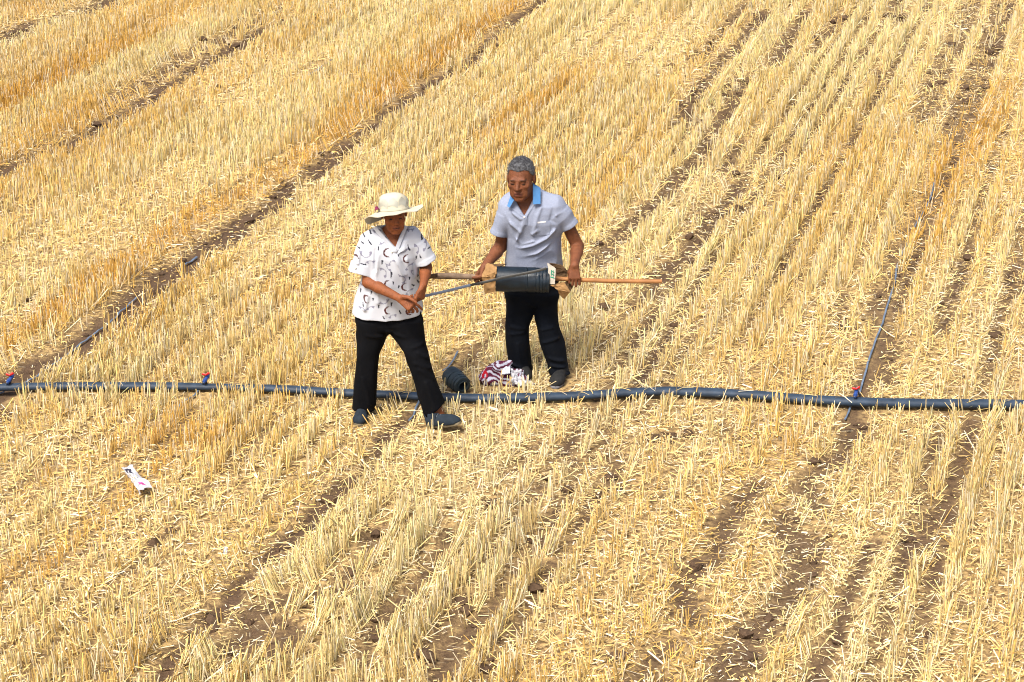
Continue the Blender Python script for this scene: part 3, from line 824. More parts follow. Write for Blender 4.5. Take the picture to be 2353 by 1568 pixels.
V, F = tube(pth, .010, 8, .35); part('strap', V, F, M['black_cloth'], root)
EXCL.append((np.array([bc[:2] + (-.13, .0), bc[:2] + (.11, .0)]), .10))

# white wrapper --------------------------------------------------------
wc = gp(316, 1110)
def WPt(X, Y, z): g = gp(X, Y, z); return g
root = empty('plastic_wrapper', (wc[0], wc[1], 0), 'crumpled white plastic wrapper lying in the stubble at left', 'wrapper')
c4 = [WPt(281, 1080, .05), WPt(323, 1136, .05), WPt(347, 1117, .09), WPt(302, 1070, .10)]
G, n = grid4(c4, 34, 18, .045, 11, 3.4)
if n[2] < 0: n = -n
U, W = np.meshgrid(np.linspace(0, 1, 34), np.linspace(0, 1, 18), indexing='ij')
G = G + n * (.022 * np.sin(math.pi * W))[..., None]
V, F = sheet(G, -.003, n); wr = rebase(part('film', V, F, M['plastic_white'], root), root)
def ink(u0, u1, w0, w1, mat, nm):
    i0, i1, j0, j1 = int(u0 * 33), int(u1 * 33) + 1, int(w0 * 17), int(w1 * 17) + 1
    V, F = sheet(G[i0:i1 + 1, j0:j1 + 1] + n * .002, .0012, n); part(nm, V, F, mat, wr)
ink(.14, .20, .35, .75, M['black_ink'], 'printed_bar'); ink(.22, .30, .30, .40, M['black_ink'], 'printed_mark'); ink(.24, .34, .55, .68, M['black_ink'], 'printed_mark')
ink(.78, .82, .55, .80, M['pink_ink'], 'printed_mark'); ink(.84, .88, .75, .82, M['pink_ink'], 'printed_mark')
EXCL.append((np.array([gp(292, 1084)[:2], gp(334, 1124)[:2]]), .045))
sc_ = gp(518, 1266)
G, n = grid4([gp(512, 1272, .05), gp(522, 1274, .05), gp(524, 1258, .09), gp(516, 1256, .09)], 10, 10, .02, 21, 3)
V, F = sheet(G, .002, n)
tag(part('plastic_scrap', V, F, M['plastic_white']), 'tiny scrap of white plastic in the lower left stubble', 'scrap')

# ================================================================== the person in the sun hat
YW = 11.66
def w(X, Y, d=0.0): return at(X, Y, YW + d)
wroot = empty('person', (w(905, 980)[0], YW, 0), 'person in white patterned blouse, black trousers and cream sun hat striding over the hose', 'person')
SKIN_W = np.array((.205, .064, .022))
W_TORSO = secs_from([(522, 872, 928, .050, .03), (530, 856, 944, .072, .02), (542, 838, 960, .090, .0), (560, 832, 965, .104, -.01), (585, 834, 963, .112, -.015), (612, 836, 960, .116, -.01),
                     (650, 827, 961, .120, .0), (690, 817, 966, .128, .01), (719, 812, 970, .132, .01)], YW)
W_PELV = secs_from([(690, 826, 962, .110, .02), (722, 820, 970, .120, .02), (736, 820, 973, .120, .02), (748, 832, 963, .105, .02), (757, 858, 935, .06, .02), (764, 880, 908, .02, .02)], YW)
W_LEGL = secs_from([(728, 820, 896, .120, .02), (745, 820, 895, .118, .02), (765, 820, 890, .108, .02), (785, 821, 883, .094, .01), (810, 821, 872, .080, .0), (850, 818, 868, .072, .01), (890, 815, 866, .070, .03), (936, 811, 863, .072, .05)], YW)
W_LEGR = secs_from([(728, 890, 971, .120, .02), (745, 892, 974, .118, .015), (765, 898, 975, .106, .0), (785, 911, 977, .094, -.03), (808, 928, 983, .084, -.06), (847, 942, 993, .074, -.08), (881, 953, 1006, .070, -.09), (924, 966, 1020, .068, -.10), (962, 976, 1034, .068, -.11)], YW)
wsl = (w(846, 556, 0), w(838, 566, 0)); 
SHL, SHR = w(845, 556, 0.0), w(956, 549, 0.0)
ELL, WRL = w(846, 649, -.085), w(919, 686, -.232)
ELR, WRR = w(979, 615, .0), w(973, 655, -.17)
HC = w(905, 491, -.045); HR = frame(math.radians(10), math.radians(3), math.radians(-2)); HS = .98

# ---- body (one continuous mesh)
lo = np.array([w(795, 600)[0], YW - .42, -.02]); hi = np.array([w(1060, 600)[0], YW + .25, 1.62])
cl = Clay(lo, hi, .005)
cl.loft([(a, b, c, d - (.012 if a < 1.12 else 0), e - (.012 if a < 1.12 else 0)) for a, b, c, d, e in W_TORSO], 0, shrink=.016)
cl.loft(W_PELV, .04, shrink=.022)
cl.loft(W_LEGL, .03, shrink=.022); cl.loft(W_LEGR, .03, shrink=.022)
cl.capsule(w(903, 548, .015), w(905, 505, -.025), .053, .049, .03)
cl.capsule(w(880, 545, .02), w(925, 541, .02), .040, .040, .03)
for S, E, Wr in ((SHL, ELL, WRL), (SHR, ELR, WRR)):
    cl.capsule(S * .85 + E * .15, E, .040, .036, .02)
    m = E * .68 + Wr * .32
    cl.capsule(E, m, .036, .036, .015); cl.capsule(m, Wr, .035, .0235, .012)
HT = sculpt_head(cl, HC, HR, HS)
# ankles into the shoes
cl.capsule(w(835, 925, .05), w(831, 962, .07), .033, .034, .01)
cl.capsule(w(994, 925, -.10), w(991, 962, -.11), .036, .034, .01)
# her right hand, hanging loosely over the tape; her left hand pinches it
c_ = math.radians
sculpt_hand(cl, WRL, (.82, -.26, -.50), (.16, -.80, .58), -1, [(c_(20), c_(25), c_(15)), (c_(38), c_(34), c_(20)), (c_(52), c_(38), c_(22)), (c_(64), c_(36), c_(22))], 1.02,
            thumb=[WRL + (.018, -.012, .016), WRL + (.055, -.03, .018), WRL + (.085, -.045, .006), WRL + (.103, -.052, -.008)])
sculpt_hand(cl, WRR, (-.20, -.42, -.88), (.78, -.52, .10), 1, [(c_(40), c_(70), c_(40)), (c_(48), c_(74), c_(44)), (c_(54), c_(74), c_(44)), (c_(60), c_(70), c_(44))], .98,
            thumb=[WRR + (-.012, -.022, -.012), WRR + (-.035, -.050, -.035), WRR + (-.046, -.064, -.062), WRR + (-.046, -.068, -.082)])
V, F = cl.mesh()
C = np.tile(SKIN_W, (len(V), 1))
nz = noise3(V[:, 0] * 30, V[:, 1] * 30, V[:, 2] * 30, 4)[:, None]
C *= .90 + .2 * nz
hd = np.linalg.norm(V - HC, axis=1) < .16
C[hd] *= (1.15, 1.12, 1.1)
paint_head(V, C, HC, HR, HS, (.03, .022, .018), (.20, .060, .040))
part('body', V, F, M['skin'], wroot, colors=C)

# ---- hair below the hat
cl = Clay(HC - .16, HC + .16, .004)
cl.ell(HT((0, .016, .030)), np.array((.080, .096, .086)) * HS, HR, 0)
pn = HR @ np.array((0, .62, .78)); po = HT((0, 0, .010))
cl.op(lambda X, Y, Z: ((X - po[0]) * pn[0] + (Y - po[1]) * pn[1] + (Z - po[2]) * pn[2]), HC - .2, HC + .2, .01, 'sub') if False else None
pn2 = HR @ np.array((0, -.80, .25)); pn2 /= np.linalg.norm(pn2); po2 = HT((0, -.030, -.01))
cl.op(lambda X, Y, Z: -((X - po2[0]) * pn2[0] + (Y - po2[1]) * pn2[1] + (Z - po2[2]) * pn2[2]), HC - .2, HC + .2, .01, 'sub')
cl.displace(cloth_noise(60, .005, 8))
V, F = cl.mesh(); part('hair', V, F, M['hair_dark'], wroot)

# ---- trousers
cl = Clay(lo, np.array([hi[0], hi[1], .95]), .0068)
cl.loft(W_PELV, 0, power=2.3); cl.loft(W_LEGL, .022, power=2.2); cl.loft(W_LEGR, .014, power=2.2)
h1, h2 = w(976, 954, -.10), w(1024, 922, -.10); hv = h2 - h1; hn = np.array([-hv[2], 0, hv[0]]); hn /= np.linalg.norm(hn)
cl.op(lambda X, Y, Z: np.where(X > w(940, 900)[0], (X - h1[0]) * hn[0] + (Z - h1[2]) * hn[2], .5), lo, hi, 0, 'sub')      # slanted hem of the lifted leg
hb = W_LEGL[0] if W_LEGL[0][0] < W_LEGL[-1][0] else W_LEGL[-1]
S = sorted(W_LEGL)[0]; cl.loft([(S[0] - .02, S[1], S[2], S[3] - .007, S[4] - .007), (S[0] + .05, S[1], S[2], S[3] - .010, S[4] - .010)], 0, 'sub')
S = sorted(W_LEGR); hemc = (h1 + h2) / 2
cl.loft([(h1[2] - .05, hemc[0] - .006, YW - .108, .062, .054), (h2[2] - .005, hemc[0] - .006, YW - .102, .050, .050)], 0, 'sub')
WF = [([w(960, 812, -.14), w(985, 822, -.12)], .010, 1), ([w(948, 800, -.13), w(972, 790, -.10)], .012, 1), ([w(955, 835, -.14), w(990, 845, -.12)], .011, 1.2), ([w(963, 850, -.15), w(996, 868, -.12)], .011, .9),
      ([w(890, 765, -.10), w(930, 775, -.10)], .012, .8), ([w(845, 770, -.08), w(880, 775, -.08)], .012, .7), ([w(835, 870, -.05), w(850, 930, -.02)], .012, .8), ([w(980, 880, -.16), w(1000, 940, -.16)], .012, .9)]
cl.displace(folds(WF, .012)); cl.displace(cloth_noise(9, .011, 31, (1, 1, .5)))
V, F = cl.mesh(); part('trousers', V, F, M['black_cloth'], wroot)

# ---- blouse
cl = Clay(np.array([lo[0], YW - .22, .70]), np.array([hi[0], YW + .22, 1.42]), .0042)
cl.loft(W_TORSO, 0, power=2.25)
HEML, HEMR = w(833, 624, -.03), w(978, 601, -.01)
for a_, b_, r0, r1 in ((w(852, 552, .0), HEML, .058, .079), (w(948, 546, .0), HEMR, .056, .066)):
    cl.capsule(a_, a_ * .5 + b_ * .5, r0, r0 * .4 + r1 * .6, .03); cl.cone(a_ * .7 + b_ * .3, b_, r0 * .7 + r1 * .3, r1, .02)
cl.capsule(w(866, 548, .0), w(938, 543, .0), .054, .054, .04)
def along(a, b, t): return a + (b - a) * t
ul = (HEML - w(850, 548, .0)); ul /= np.linalg.norm(ul); ur = (HEMR - w(948, 540, .0)); ur /= np.linalg.norm(ur)
cl.cone(HEML - ul * .052, HEML + ul * .001, .082, .085, .004)                           # turned-up cuff
cl.cone(HEMR - ur * .018, HEMR + ur * .001, .068, .070, .006)
cl.cone(HEML - ul * .050, HEML + ul * .02, .066, .076, 0, 'sub'); cl.cone(HEMR - ur * .045, HEMR + ur * .02, .055, .061, 0, 'sub')
S = sorted(W_TORSO)[0]; cl.loft([(S[0] - .02, S[1], S[2], S[3] - .017, S[4] - .017), (S[0] + .03, S[1], S[2], S[3] - .021, S[4] - .021)], 0, 'sub', 2.25)
BF = [([w(905, 585, -.15), w(925, 640, -.15), w(930, 700, -.15)], .014, 1), ([w(935, 600, -.14), w(950, 660, -.14)], .014, 1), ([w(868, 590, -.15), w(862, 640, -.15), w(868, 700, -.15)], .016, .9), ([w(845, 680, -.1), w(838, 712, -.1)], .014, .9),
      ([w(890, 690, -.15), w(885, 728, -.16)], .015, .8), ([w(952, 680, -.12), w(955, 715, -.12)], .013, .8), ([w(862, 575, -.12), w(862, 620, -.12)], .008, -1.4), ([w(950, 570, -.12), w(957, 605, -.1)], .008, -1.2),
      ([w(826, 575, -.1), w(822, 605, -.1)], .012, .8), ([w(970, 560, -.1), w(985, 588, -.1)], .012, .9), ([w(940, 555, -.12), w(948, 580, -.12)], .010, .8), ([w(920, 700, -.16), w(925, 728, -.16)], .012, .8)]
cl.displace(folds(BF, .016)); cl.displace(cloth_noise(9, .014, 41, (1, 1, .55)))
# V neck
va, vb_, vc = w(860, 517, -.05), w(908, 573, -.13), w(930, 512, -.05)
def vcut(X, Y, Z):
    n1 = np.array([-(vb_[2] - va[2]), vb_[0] - va[0]]); n1 = -n1 / np.linalg.norm(n1)
    n2 = np.array([-(vc[2] - vb_[2]), vc[0] - vb_[0]]); n2 = -n2 / np.linalg.norm(n2)
    d1 = (X - va[0]) * n1[0] + (Z - va[2]) * n1[1]; d2 = (X - vb_[0]) * n2[0] + (Z - vb_[2]) * n2[1]
    return np.maximum(np.maximum(d1, d2), Y - (YW + .02))
cin = np.array([(va[0] + vc[0]) / 2, va[2] - .01])
chk = vcut(np.array([cin[0]]), np.array([YW - .1]), np.array([cin[1]]))[0]
if chk > 0:
    raise RuntimeError('neck cut orientation %f' % chk)
cl.op(vcut, np.array([va[0], YW - .25, vb_[2]]) - .02, np.array([vc[0], YW + .05, va[2] + .08]), .004, 'sub')
cl.capsule(w(903, 548, .015), w(905, 500, -.01), .066, .066, .004, 'sub')
V, F = cl.mesh()
SHIRT_BVH = bvh_of(V, F)
# printed strokes (flat print on the cloth), laid out in a plane across the blouse front
def cp1(x, y): return 793 + x * .2052, 425 + y * .2052
C = np.tile(np.array((.47, .49, .535)), (len(V), 1))
vx, vz = V[:, 0], V[:, 2]
def mark_arc(x, y, r, a0, a1, wd, col, wedge=0.0):
    X, Y = cp1(x, y); c = w(X, Y, -.12); s = .2052 / 363
    dx, dz = vx - c[0], (vz - c[2]) ; rr = np.hypot(dx, dz); an = (np.degrees(np.arctan2(dz, dx)) - a0) % 360
    span = (a1 - a0) % 360
    t = np.clip(an / span, 0, 1)
    half = wd * s * (0.55 + 0.75 * np.sin(math.pi * t)) if not wedge else wd * s * (.35 + wedge * np.abs(2 * t - 1) ** 2.2)
    m = (an < span) & (np.abs(rr - r * s) < np.maximum(half, .0021)); C[m] = col
def mark_line(x, y, L, ang, wd, col):
    X, Y = cp1(x, y); c = w(X, Y, -.12); s = .2052 / 363; a = math.radians(ang)
    t = (vx - c[0]) * math.cos(a) + (vz - c[2]) * math.sin(a); q = -(vx - c[0]) * math.sin(a) + (vz - c[2]) * math.cos(a)
    q = q - 6 * t * t
    m = (np.abs(t) < L * s) & (np.abs(q) < wd * s * (.5 + .9 * (t / (L * s) + 1) / 2)); C[m] = col
RED, GRY, BLK = (.065, .016, .016), (.20, .20, .26), (.018, .018, .03)
for x_, y_ in ((480, 762), (700, 832), (490, 1108), (252, 1292), (492, 1402), (728, 1432), (680, 1150)): mark_arc(x_, y_, 44, 80, 285, 7.5, RED)
mark_arc(120, 860, 34, 30, 150, 8, RED); mark_arc(1040, 1130, 40, 80, 280, 8, RED)
for x_, y_, r_, a0, a1 in ((228, 775, 55, 170, 375), (400, 625, 48, 250, 20), (410, 985, 52, -60, 110), (350, 605, 40, 40, 150), (620, 1060, 52, -70, 110), (425, 1280, 52, 220, 10), (300, 1420, 52, 60, 170), (550, 890, 50, 70, 190), (640, 715, 50, 220, 350),
                           (770, 755, 48, -60, 90), (735, 950, 46, 60, 200), (735, 1235, 44, 60, 200), (545, 1500, 48, 50, 170), (290, 905, 48, 40, 160), (515, 905, 46, 150, 270), (860, 720, 46, -80, 60), (725, 590, 38, 40, 140), (215, 1180, 40, 60, 170), (190, 1440, 44, 30, 140),
                           (790, 1000, 46, 150, 280), (690, 1340, 40, 200, 340)): mark_arc(x_, y_, r_, a0, a1, 8, GRY, 2.2)
for x_, y_, L_, a_ in ((262, 570, 38, -62), (270, 672, 34, -50), (200, 905, 36, -8), (190, 610, 34, -55), (372, 720, 24, 85), (418, 862, 24, 80), (520, 1005, 40, 86), (595, 800, 22, 85), (708, 720, 36, -70), (768, 500, 28, 86), (840, 545, 22, -50), (850, 640, 30, -80), (838, 832, 22, -65),
                       (792, 850, 28, 80), (376, 1365, 24, 80), (520, 1340, 30, 84), (600, 1145, 20, 70), (540, 1095, 18, 86), (755, 1150, 24, -50), (812, 1140, 36, -60), (614, 1425, 26, -75), (292, 1215, 22, 80), (165, 1230, 24, 84), (145, 745, 20, 0), (935, 760, 18, 10),
                       (197, 1365, 22, -80), (430, 1482, 22, -65), (312, 1292, 20, 84), (185, 690, 16, -20), (720, 1060, 20, 84), (660, 960, 18, 80), (890, 600, 24, -50), (800, 1060, 24, -60), (125, 1130, 20, 80), (340, 1130, 20, -50)): mark_line(x_, y_, L_, a_, 7.5, BLK)
part('blouse', V, F, M['white_print'], wroot, colors=C)
# neckband, tie, buttons
for a, b, i0, i1 in (((864, 521), (907, 571), (-8, 3), (-5, 8)), ((929, 518), (909, 571), (8, 2), (6, 5))):
    V, F = drape(SHIRT_BVH, [a, b, (b[0] + i1[0], b[1] + i1[1]), (a[0] + i0[0], a[1] + i0[1])], 16, 4, .003, -.003, [YW - .06, YW - .13, YW - .13, YW - .05])
    part('neckband', V, F, M['white_cotton'], wroot)
V, F = drape(SHIRT_BVH, [(903, 583), (924, 634), (935, 629), (910, 581)], 12, 5, .010, -.004, YW - .12); part('tie_end', V, F, M['white_cotton'], wroot)
V, F = drape(SHIRT_BVH, [(910, 577), (930, 566), (931, 572), (912, 586)], 8, 4, .010, -.004, YW - .12); part('tie_end', V, F, M['white_cotton'], wroot)
V, F = drape(SHIRT_BVH, [(946, 610), (950, 640), (956, 634), (955, 606)], 8, 4, .010, -.004, YW - .12); part('tie_end', V, F, M['white_cotton'], wroot)
kc = hit(SHIRT_BVH, 907, 578, .010, YW - .12)
cl = Clay(kc - .04, kc + .04, .003); cl.ell(kc, (.016, .011, .014), None, 0); cl.displace(cloth_noise(60, .004, 3)); V, F = cl.mesh(); part('knot', V, F, M['white_cotton'], wroot)
def bead(p, r):
    V, F = tube([p + (0, q * r, 0) for q in (-1, -.8, -.4, 0, .4, .8, 1)], [r * .05, r * .6, r * .92, r, r * .92, r * .6, r * .05], 12); return V, F
for X, Y in ((903, 580), (818, 616)):
    V, F = bead(hit(SHIRT_BVH, X, Y, .016 if X > 850 else .004, YW - .1), .0075); part('button', V, F, M['pearl'], wroot)

# ---- shoes
g1 = gp(829, 955); f1 = np.array([g1[0], g1[1] - .01, .004])
make_shoe(wroot, (w(834, 900)[0], YW + .105, .0), (-.10, -1), .0, M['shoe'], M['sole'], .245)
h = gp(984, 987)
make_shoe(wroot, (h[0], h[1] + .02, .004), (.90, -.40), math.radians(17), M['shoe'], M['sole'], .245)
EXCL += [(np.array([[w(834, 900)[0], YW + .09], [w(828, 900)[0], YW - .17]]), .068), (np.array([[h[0], h[1]], [h[0] + .22, h[1] - .10]]), .070)]

# ---- sun hat
hc = HT((0, .008, .020))
HatR = frame(math.radians(8), math.radians(-15), math.radians(-3))
hT = lambda p: hc + HatR @ np.array(p, float)
def droop(a):
    # 0 = image right, 90 = behind, 180 = image left, 270 = front
    c, s = math.cos(a), math.sin(a)
    bl_ = max(0, math.cos(a - math.radians(135)))
    return .004 - .070 * bl_ ** 1.5 - .012 * max(0, -s) + .012 * max(0, c) * (1 - max(0, s))
n = 56
rows = []
for t in (0, .12, .3, .5, .7, .88, 1.0):
    r = .0935 + (.184 - .0935) * t
    rows.append([hT((r * math.cos(a) * 1.0, r * math.sin(a) * .98, droop(a) * t ** 1.3 - .006 * t + .0060 * t * math.sin(4 * a + 1) + .003 * t * math.sin(9 * a))) for a in np.linspace(0, 2 * math.pi, n, endpoint=False)])
top = np.array(rows); upn = HatR @ np.array((0, 0, 1.0))
G = np.concatenate([top, top[:, :1]], 1)
V, F = sheet(G, -.004, upn)
hatb = rebase(part('hat_brim', V, F, M['hat'], wroot), wroot)
prof = [(-.002, .094), (.02, .0925), (.045, .091), (.068, .0865), (.085, .0775), (.097, .064), (.104, .046), (.108, .024), (.1085, .0)]
def crown_pt(z, r, a, off=0.0):
    d = .004 * (math.sin(3 * a + z * 40) + .6 * math.sin(5 * a - z * 70)) * min(1, z / .05 if z > 0 else 0)
    rr = r + d + off if r > .001 else 0
    return hT((rr * math.cos(a), rr * 1.02 * math.sin(a), z + off * (z / .1)))
CV = np.array([crown_pt(z, r, a) for z, r in prof for a in np.linspace(0, 2 * math.pi, n, endpoint=False)])
Fq = [(i * n + k, i * n + (k + 1) % n, (i + 1) * n + (k + 1) % n, (i + 1) * n + k) for i in range(len(prof) - 1) for k in range(n)]
hatc = rebase(part('hat_crown', CV, [np.array(Fq)], M['hat'], wroot), wroot)
# zigzag of greyer cloth panels round the crown
for q in range(9):
    a0 = q * 2 * math.pi / 9 + .12
    Gp = np.zeros((9, 6, 3))
    for i in range(9):
        for j in range(6):
            tt, ss = i / 8, j / 5
            a = a0 + (tt + .15 * ss) * .62
            z = .030 + .012 * math.sin(tt * math.pi) + ss * (.036 + .010 * (1 - abs(2 * tt - 1))) - .014 * tt
            r = np.interp(z, [p_[0] for p_ in prof], [p_[1] for p_ in prof])
            Gp[i, j] = crown_pt(z, r, a, .0015)
    V, F = sheet(Gp, -.003, np.array([0, 0, 0]) + upn * 0 + 0.0001); part('crown_panel', V, F, M['hat_grey'], hatc)
bandV = np.array([crown_pt(z, r + .0025, a) for z, r in ((.003, .094), (.016, .0932), (.017, .091), (.003, .091)) for a in np.linspace(0, 2 * math.pi, n, endpoint=False)])
Fq = [(i * n + k, i * n + (k + 1) % n, ((i + 1) % 4) * n + (k + 1) % n, ((i + 1) % 4) * n + k) for i in range(4) for k in range(n)]
part('hat_band', bandV, [np.array(Fq)], M['hat'], hatc)
bw = []
for da, dz in ((-.10, .012), (.12, .002), (.0, -.004)):
    a = math.radians(196) + da
    p0 = hT((.097 * math.cos(a), .097 * math.sin(a), .016)); p1 = hT(((.122 + da * .1) * math.cos(a + da), .122 * math.sin(a + da), .016 + dz))
    bw.append(tube(smooth_path([p0, (p0 + p1) / 2 + (0, 0, .008), p1], 8), [.004, .008, .011, .012, .012, .011, .008, .004], 8, .45))
for V, F in bw: part('ribbon_loop', V, F, M['ribbon'], hatc)

# ================================================================== the grey-haired person
YM = 12.36
def m(X, Y, d=0.0): return at(X, Y, YM + d)
mroot = empty('person', (m(1225, 870)[0], YM, 0), 'grey-haired person in pale blue-grey polo shirt holding a tape roll on a shovel shaft', 'person')
SKIN_M = np.array((.158, .055, .023))
M_TORSO = secs_from([(436, 1184, 1238, .050, -.005), (446, 1168, 1258, .066, -.015), (456, 1157, 1276, .080, -.03), (467, 1151, 1291, .090, -.045), (482, 1150, 1298, .100, -.05), (505, 1154, 1296, .110, -.05), (540, 1166, 1287, .112, -.03), (580, 1165, 1288, .112, -.005), (615, 1163, 1291, .114, .01), (646, 1162, 1290, .112, .015)], YM)
M_PELV = secs_from([(625, 1168, 1284, .100, .02), (650, 1164, 1284, .108, .02), (678, 1164, 1282, .110, .02), (692, 1174, 1272, .095, .02), (702, 1197, 1250, .055, .02), (709, 1215, 1238, .02, .02)], YM)
M_LEGL = secs_from([(668, 1164, 1230, .110, .02), (690, 1164, 1229, .108, .02), (715, 1164, 1225, .094, .01), (752, 1163, 1216, .078, -.02), (780, 1164, 1217, .076, -.02), (820, 1167, 1219, .072, .0), (864, 1173, 1223, .070, .02)], YM)
M_LEGR = secs_from([(668, 1222, 1283, .110, .02), (690, 1224, 1282, .106, .02), (715, 1229, 1281, .094, .0), (740, 1231, 1281, .082, -.03), (756, 1234, 1285, .078, -.05), (789, 1240, 1297, .074, -.05), (835, 1259, 1306, .070, -.05), (856, 1263, 1311, .070, -.06)], YM)
MSL, MSR = m(1164, 478, -.05), m(1284, 474, -.05)
MEL, MWL = m(1151, 566, .02), m(1115, 612, -.185)
MER, MWR = m(1327, 566, -.02), m(1320, 610, -.238)
MHC = m(1197, 411, -.085); MHR = frame(math.radians(-13), math.radians(3), math.radians(-3)); MHS = 1.12
lo = np.array([m(1075, 600)[0], YM - .45, -.02]); hi = np.array([m(1350, 600)[0], YM + .25, 1.68])
cl = Clay(lo, hi, .005)
cl.loft([(a, b, c, d - (.010 if a < 1.18 else 0), e - (.010 if a < 1.18 else 0)) for a, b, c, d, e in M_TORSO], 0, shrink=.018); cl.loft(M_PELV, .04, shrink=.022); cl.loft(M_LEGL, .03, shrink=.022); cl.loft(M_LEGR, .03, shrink=.022)
cl.capsule(m(1207, 474, -.03), m(1203, 430, -.050), .064, .062, .03); cl.capsule(m(1216, 440, -.04), m(1214, 460, -.03), .056, .060, .03)
for S, E, Wr in ((MSL, MEL, MWL), (MSR, MER, MWR)):
    cl.capsule(S * .85 + E * .15, E, .044, .041, .02)
    q = E * .7 + Wr * .3
    cl.capsule(E, q, .041, .042, .015); cl.capsule(q, Wr, .041, .028, .012)
MHT = sculpt_head(cl, MHC, MHR, MHS)
cl.capsule(m(1196, 850, .02), m(1200, 880, .03), .034, .034, .01); cl.capsule(m(1288, 840, -.05), m(1290, 868, -.04), .034, .034, .01)
YAX = YM - .235                                     # the shovel shaft runs here, level, across the body
def ax_pt(X): 
    Y = 634 + (X - 1000) * (648 - 634) / 520.0
    return at(X, Y, YAX)
sh0 = ax_pt(1319); shl = ax_pt(1104)
R_SH = .0150
# his left hand: fingers drop over the front of the shaft
sculpt_hand(cl, MWR, (.0, -.32, -.95), (.0, -.95, .32), -1, [(c_(18), c_(62), c_(50)), (c_(16), c_(62), c_(50)), (c_(16), c_(62), c_(50)), (c_(20), c_(64), c_(50))], 1.10, palm_len=.078,
            thumb=[MWR + (-.02, .005, -.02), MWR + (-.034, .004, -.050), sh0 + (-.032, .016, .012), sh0 + (-.012, .022, -.006)])
# his right hand: palm behind the shaft, fingers come round below, thumb along the front
sculpt_hand(cl, MWL, (-.42, -.10, -.90), (-.25, .93, .10), -1, [(c_(30), c_(62), c_(56)), (c_(30), c_(64), c_(56)), (c_(30), c_(64), c_(56)), (c_(32), c_(62), c_(54))], 1.08, palm_len=.070,
            thumb=[MWL + (-.016, -.02, -.012), shl + (.004, -.026, .016), shl + (-.022, -.030, .010), shl + (-.048, -.028, .006)])
V, F = cl.mesh()
C = np.tile(SKIN_M, (len(V), 1)); C *= .88 + .24 * noise3(V[:, 0] * 28, V[:, 1] * 28, V[:, 2] * 28, 6)[:, None]
hd = np.linalg.norm(V - MHC, axis=1) < .19; C[hd] *= (.92, .90, .90)
paint_head(V, C, MHC, MHR, MHS, (.035, .025, .022), (.15, .045, .033))
part('body', V, F, M['skin'], mroot, colors=C)
# ---- short grey hair
cl = Clay(MHC - .19, MHC + .19, .004)
cl.ell(MHT((0, .017, .038)), np.array((.0768, .0935, .0862)) * MHS, MHR, 0)
def hair_cut(X, Y, Z):
    P = np.stack([X - MHC[0], Y - MHC[1], Z - MHC[2]], -1) @ MHR / MHS
    line = .015 - .88 * P[..., 1] + .22 * np.abs(P[..., 0]) - .006 * np.cos(P[..., 0] * 60)
    line = np.where(np.abs(P[..., 1] - .0) < .030, np.minimum(line, line - .012), line)
    return (P[..., 2] - line) * -MHS * .78 
cl.op(lambda X, Y, Z: -hair_cut(X, Y, Z) * -1, MHC - .22, MHC + .22, .006, 'sub') if False else None
a_, b_ = cl.sl(MHC - .2, MHC + .2); X_, Y_, Z_ = cl.grid(a_, b_); s_ = np.s_[a_[0]:b_[0], a_[1]:b_[1], a_[2]:b_[2]]
cl.F[s_] = np.maximum(cl.F[s_], hair_cut(X_, Y_, Z_))
cl.displace(cloth_noise(75, .006, 14)); 
V, F = cl.mesh()
P = (V - MHC) @ MHR / MHS
g = noise3(V[:, 0] * 90, V[:, 1] * 90, V[:, 2] * 90, 5)
lightn = np.clip(.40 + .9 * (g - .5) + .35 * (np.abs(P[:, 0]) > .05) - 2.4 * np.clip(P[:, 2] - .07, 0, .1), 0, 1)[:, None]
part('hair', V, F, M['hair_grey'], mroot, colors=np.array((.022, .022, .026)) * (1 - lightn) + np.array((.13, .133, .14)) * lightn)
# short separate strands standing off the hair
ii = rng.integers(0, len(V), 2600); B0 = V[ii]; nn = B0 - MHT((0, .017, .02)); nn /= np.linalg.norm(nn, axis=1)[:, None]
dd = nn + rng.normal(0, .55, nn.shape) + np.array([0, -.2, .3]); dd /= np.linalg.norm(dd, axis=1)[:, None]
sd_ = np.cross(dd, nn + .01); sd_ /= np.linalg.norm(sd_, axis=1)[:, None] + 1e-9
HV = np.stack([B0 - sd_ * .0013, B0 + sd_ * .0013, B0 + dd * rng.uniform(.006, .015, (2600, 1))], 1).reshape(-1, 3)
hl = (np.array((.04, .04, .045)) + rng.random((2600, 1)) ** 1.8 * .17)
o_ = part('hair_strands', HV, [np.arange(7800).reshape(-1, 3)], M['hair_grey'], mroot, colors=np.repeat(hl, 3, 0)); o_['kind'] = 'stuff'
# ---- trousers
cl = Clay(lo, np.array([hi[0], hi[1], 1.0]), .0068)
cl.loft(M_PELV, 0, power=2.3); cl.loft(M_LEGL, .03, power=2.2); cl.loft(M_LEGR, .03, power=2.2)
for LG in (M_LEGL, M_LEGR):
    S = sorted(LG)[0]; cl.loft([(S[0] - .02, S[1], S[2], S[3] - .007, S[4] - .007), (S[0] + .05, S[1], S[2], S[3] - .010, S[4] - .010)], 0, 'sub')
MF = [([m(1168, 752, -.1), m(1212, 758, -.1)], .012, 1), ([m(1168, 770, -.1), m(1212, 764, -.1)], .010, .8), ([m(1240, 760, -.13), m(1282, 752, -.12)], .012, 1), ([m(1246, 790, -.13), m(1292, 775, -.12)], .011, .9), ([m(1262, 825, -.13), m(1302, 832, -.12)], .012, 1.0),
      ([m(1265, 842, -.13), m(1306, 846, -.12)], .010, 1.0), ([m(1175, 840, -.08), m(1215, 850, -.08)], .012, .9), ([m(1205, 690, -.1), m(1235, 715, -.1)], .012, .8), ([m(1190, 790, -.1), m(1196, 850, -.08)], .013, .9)]
cl.displace(folds(MF, .013)); cl.displace(cloth_noise(9, .012, 51, (1, 1, .5)))
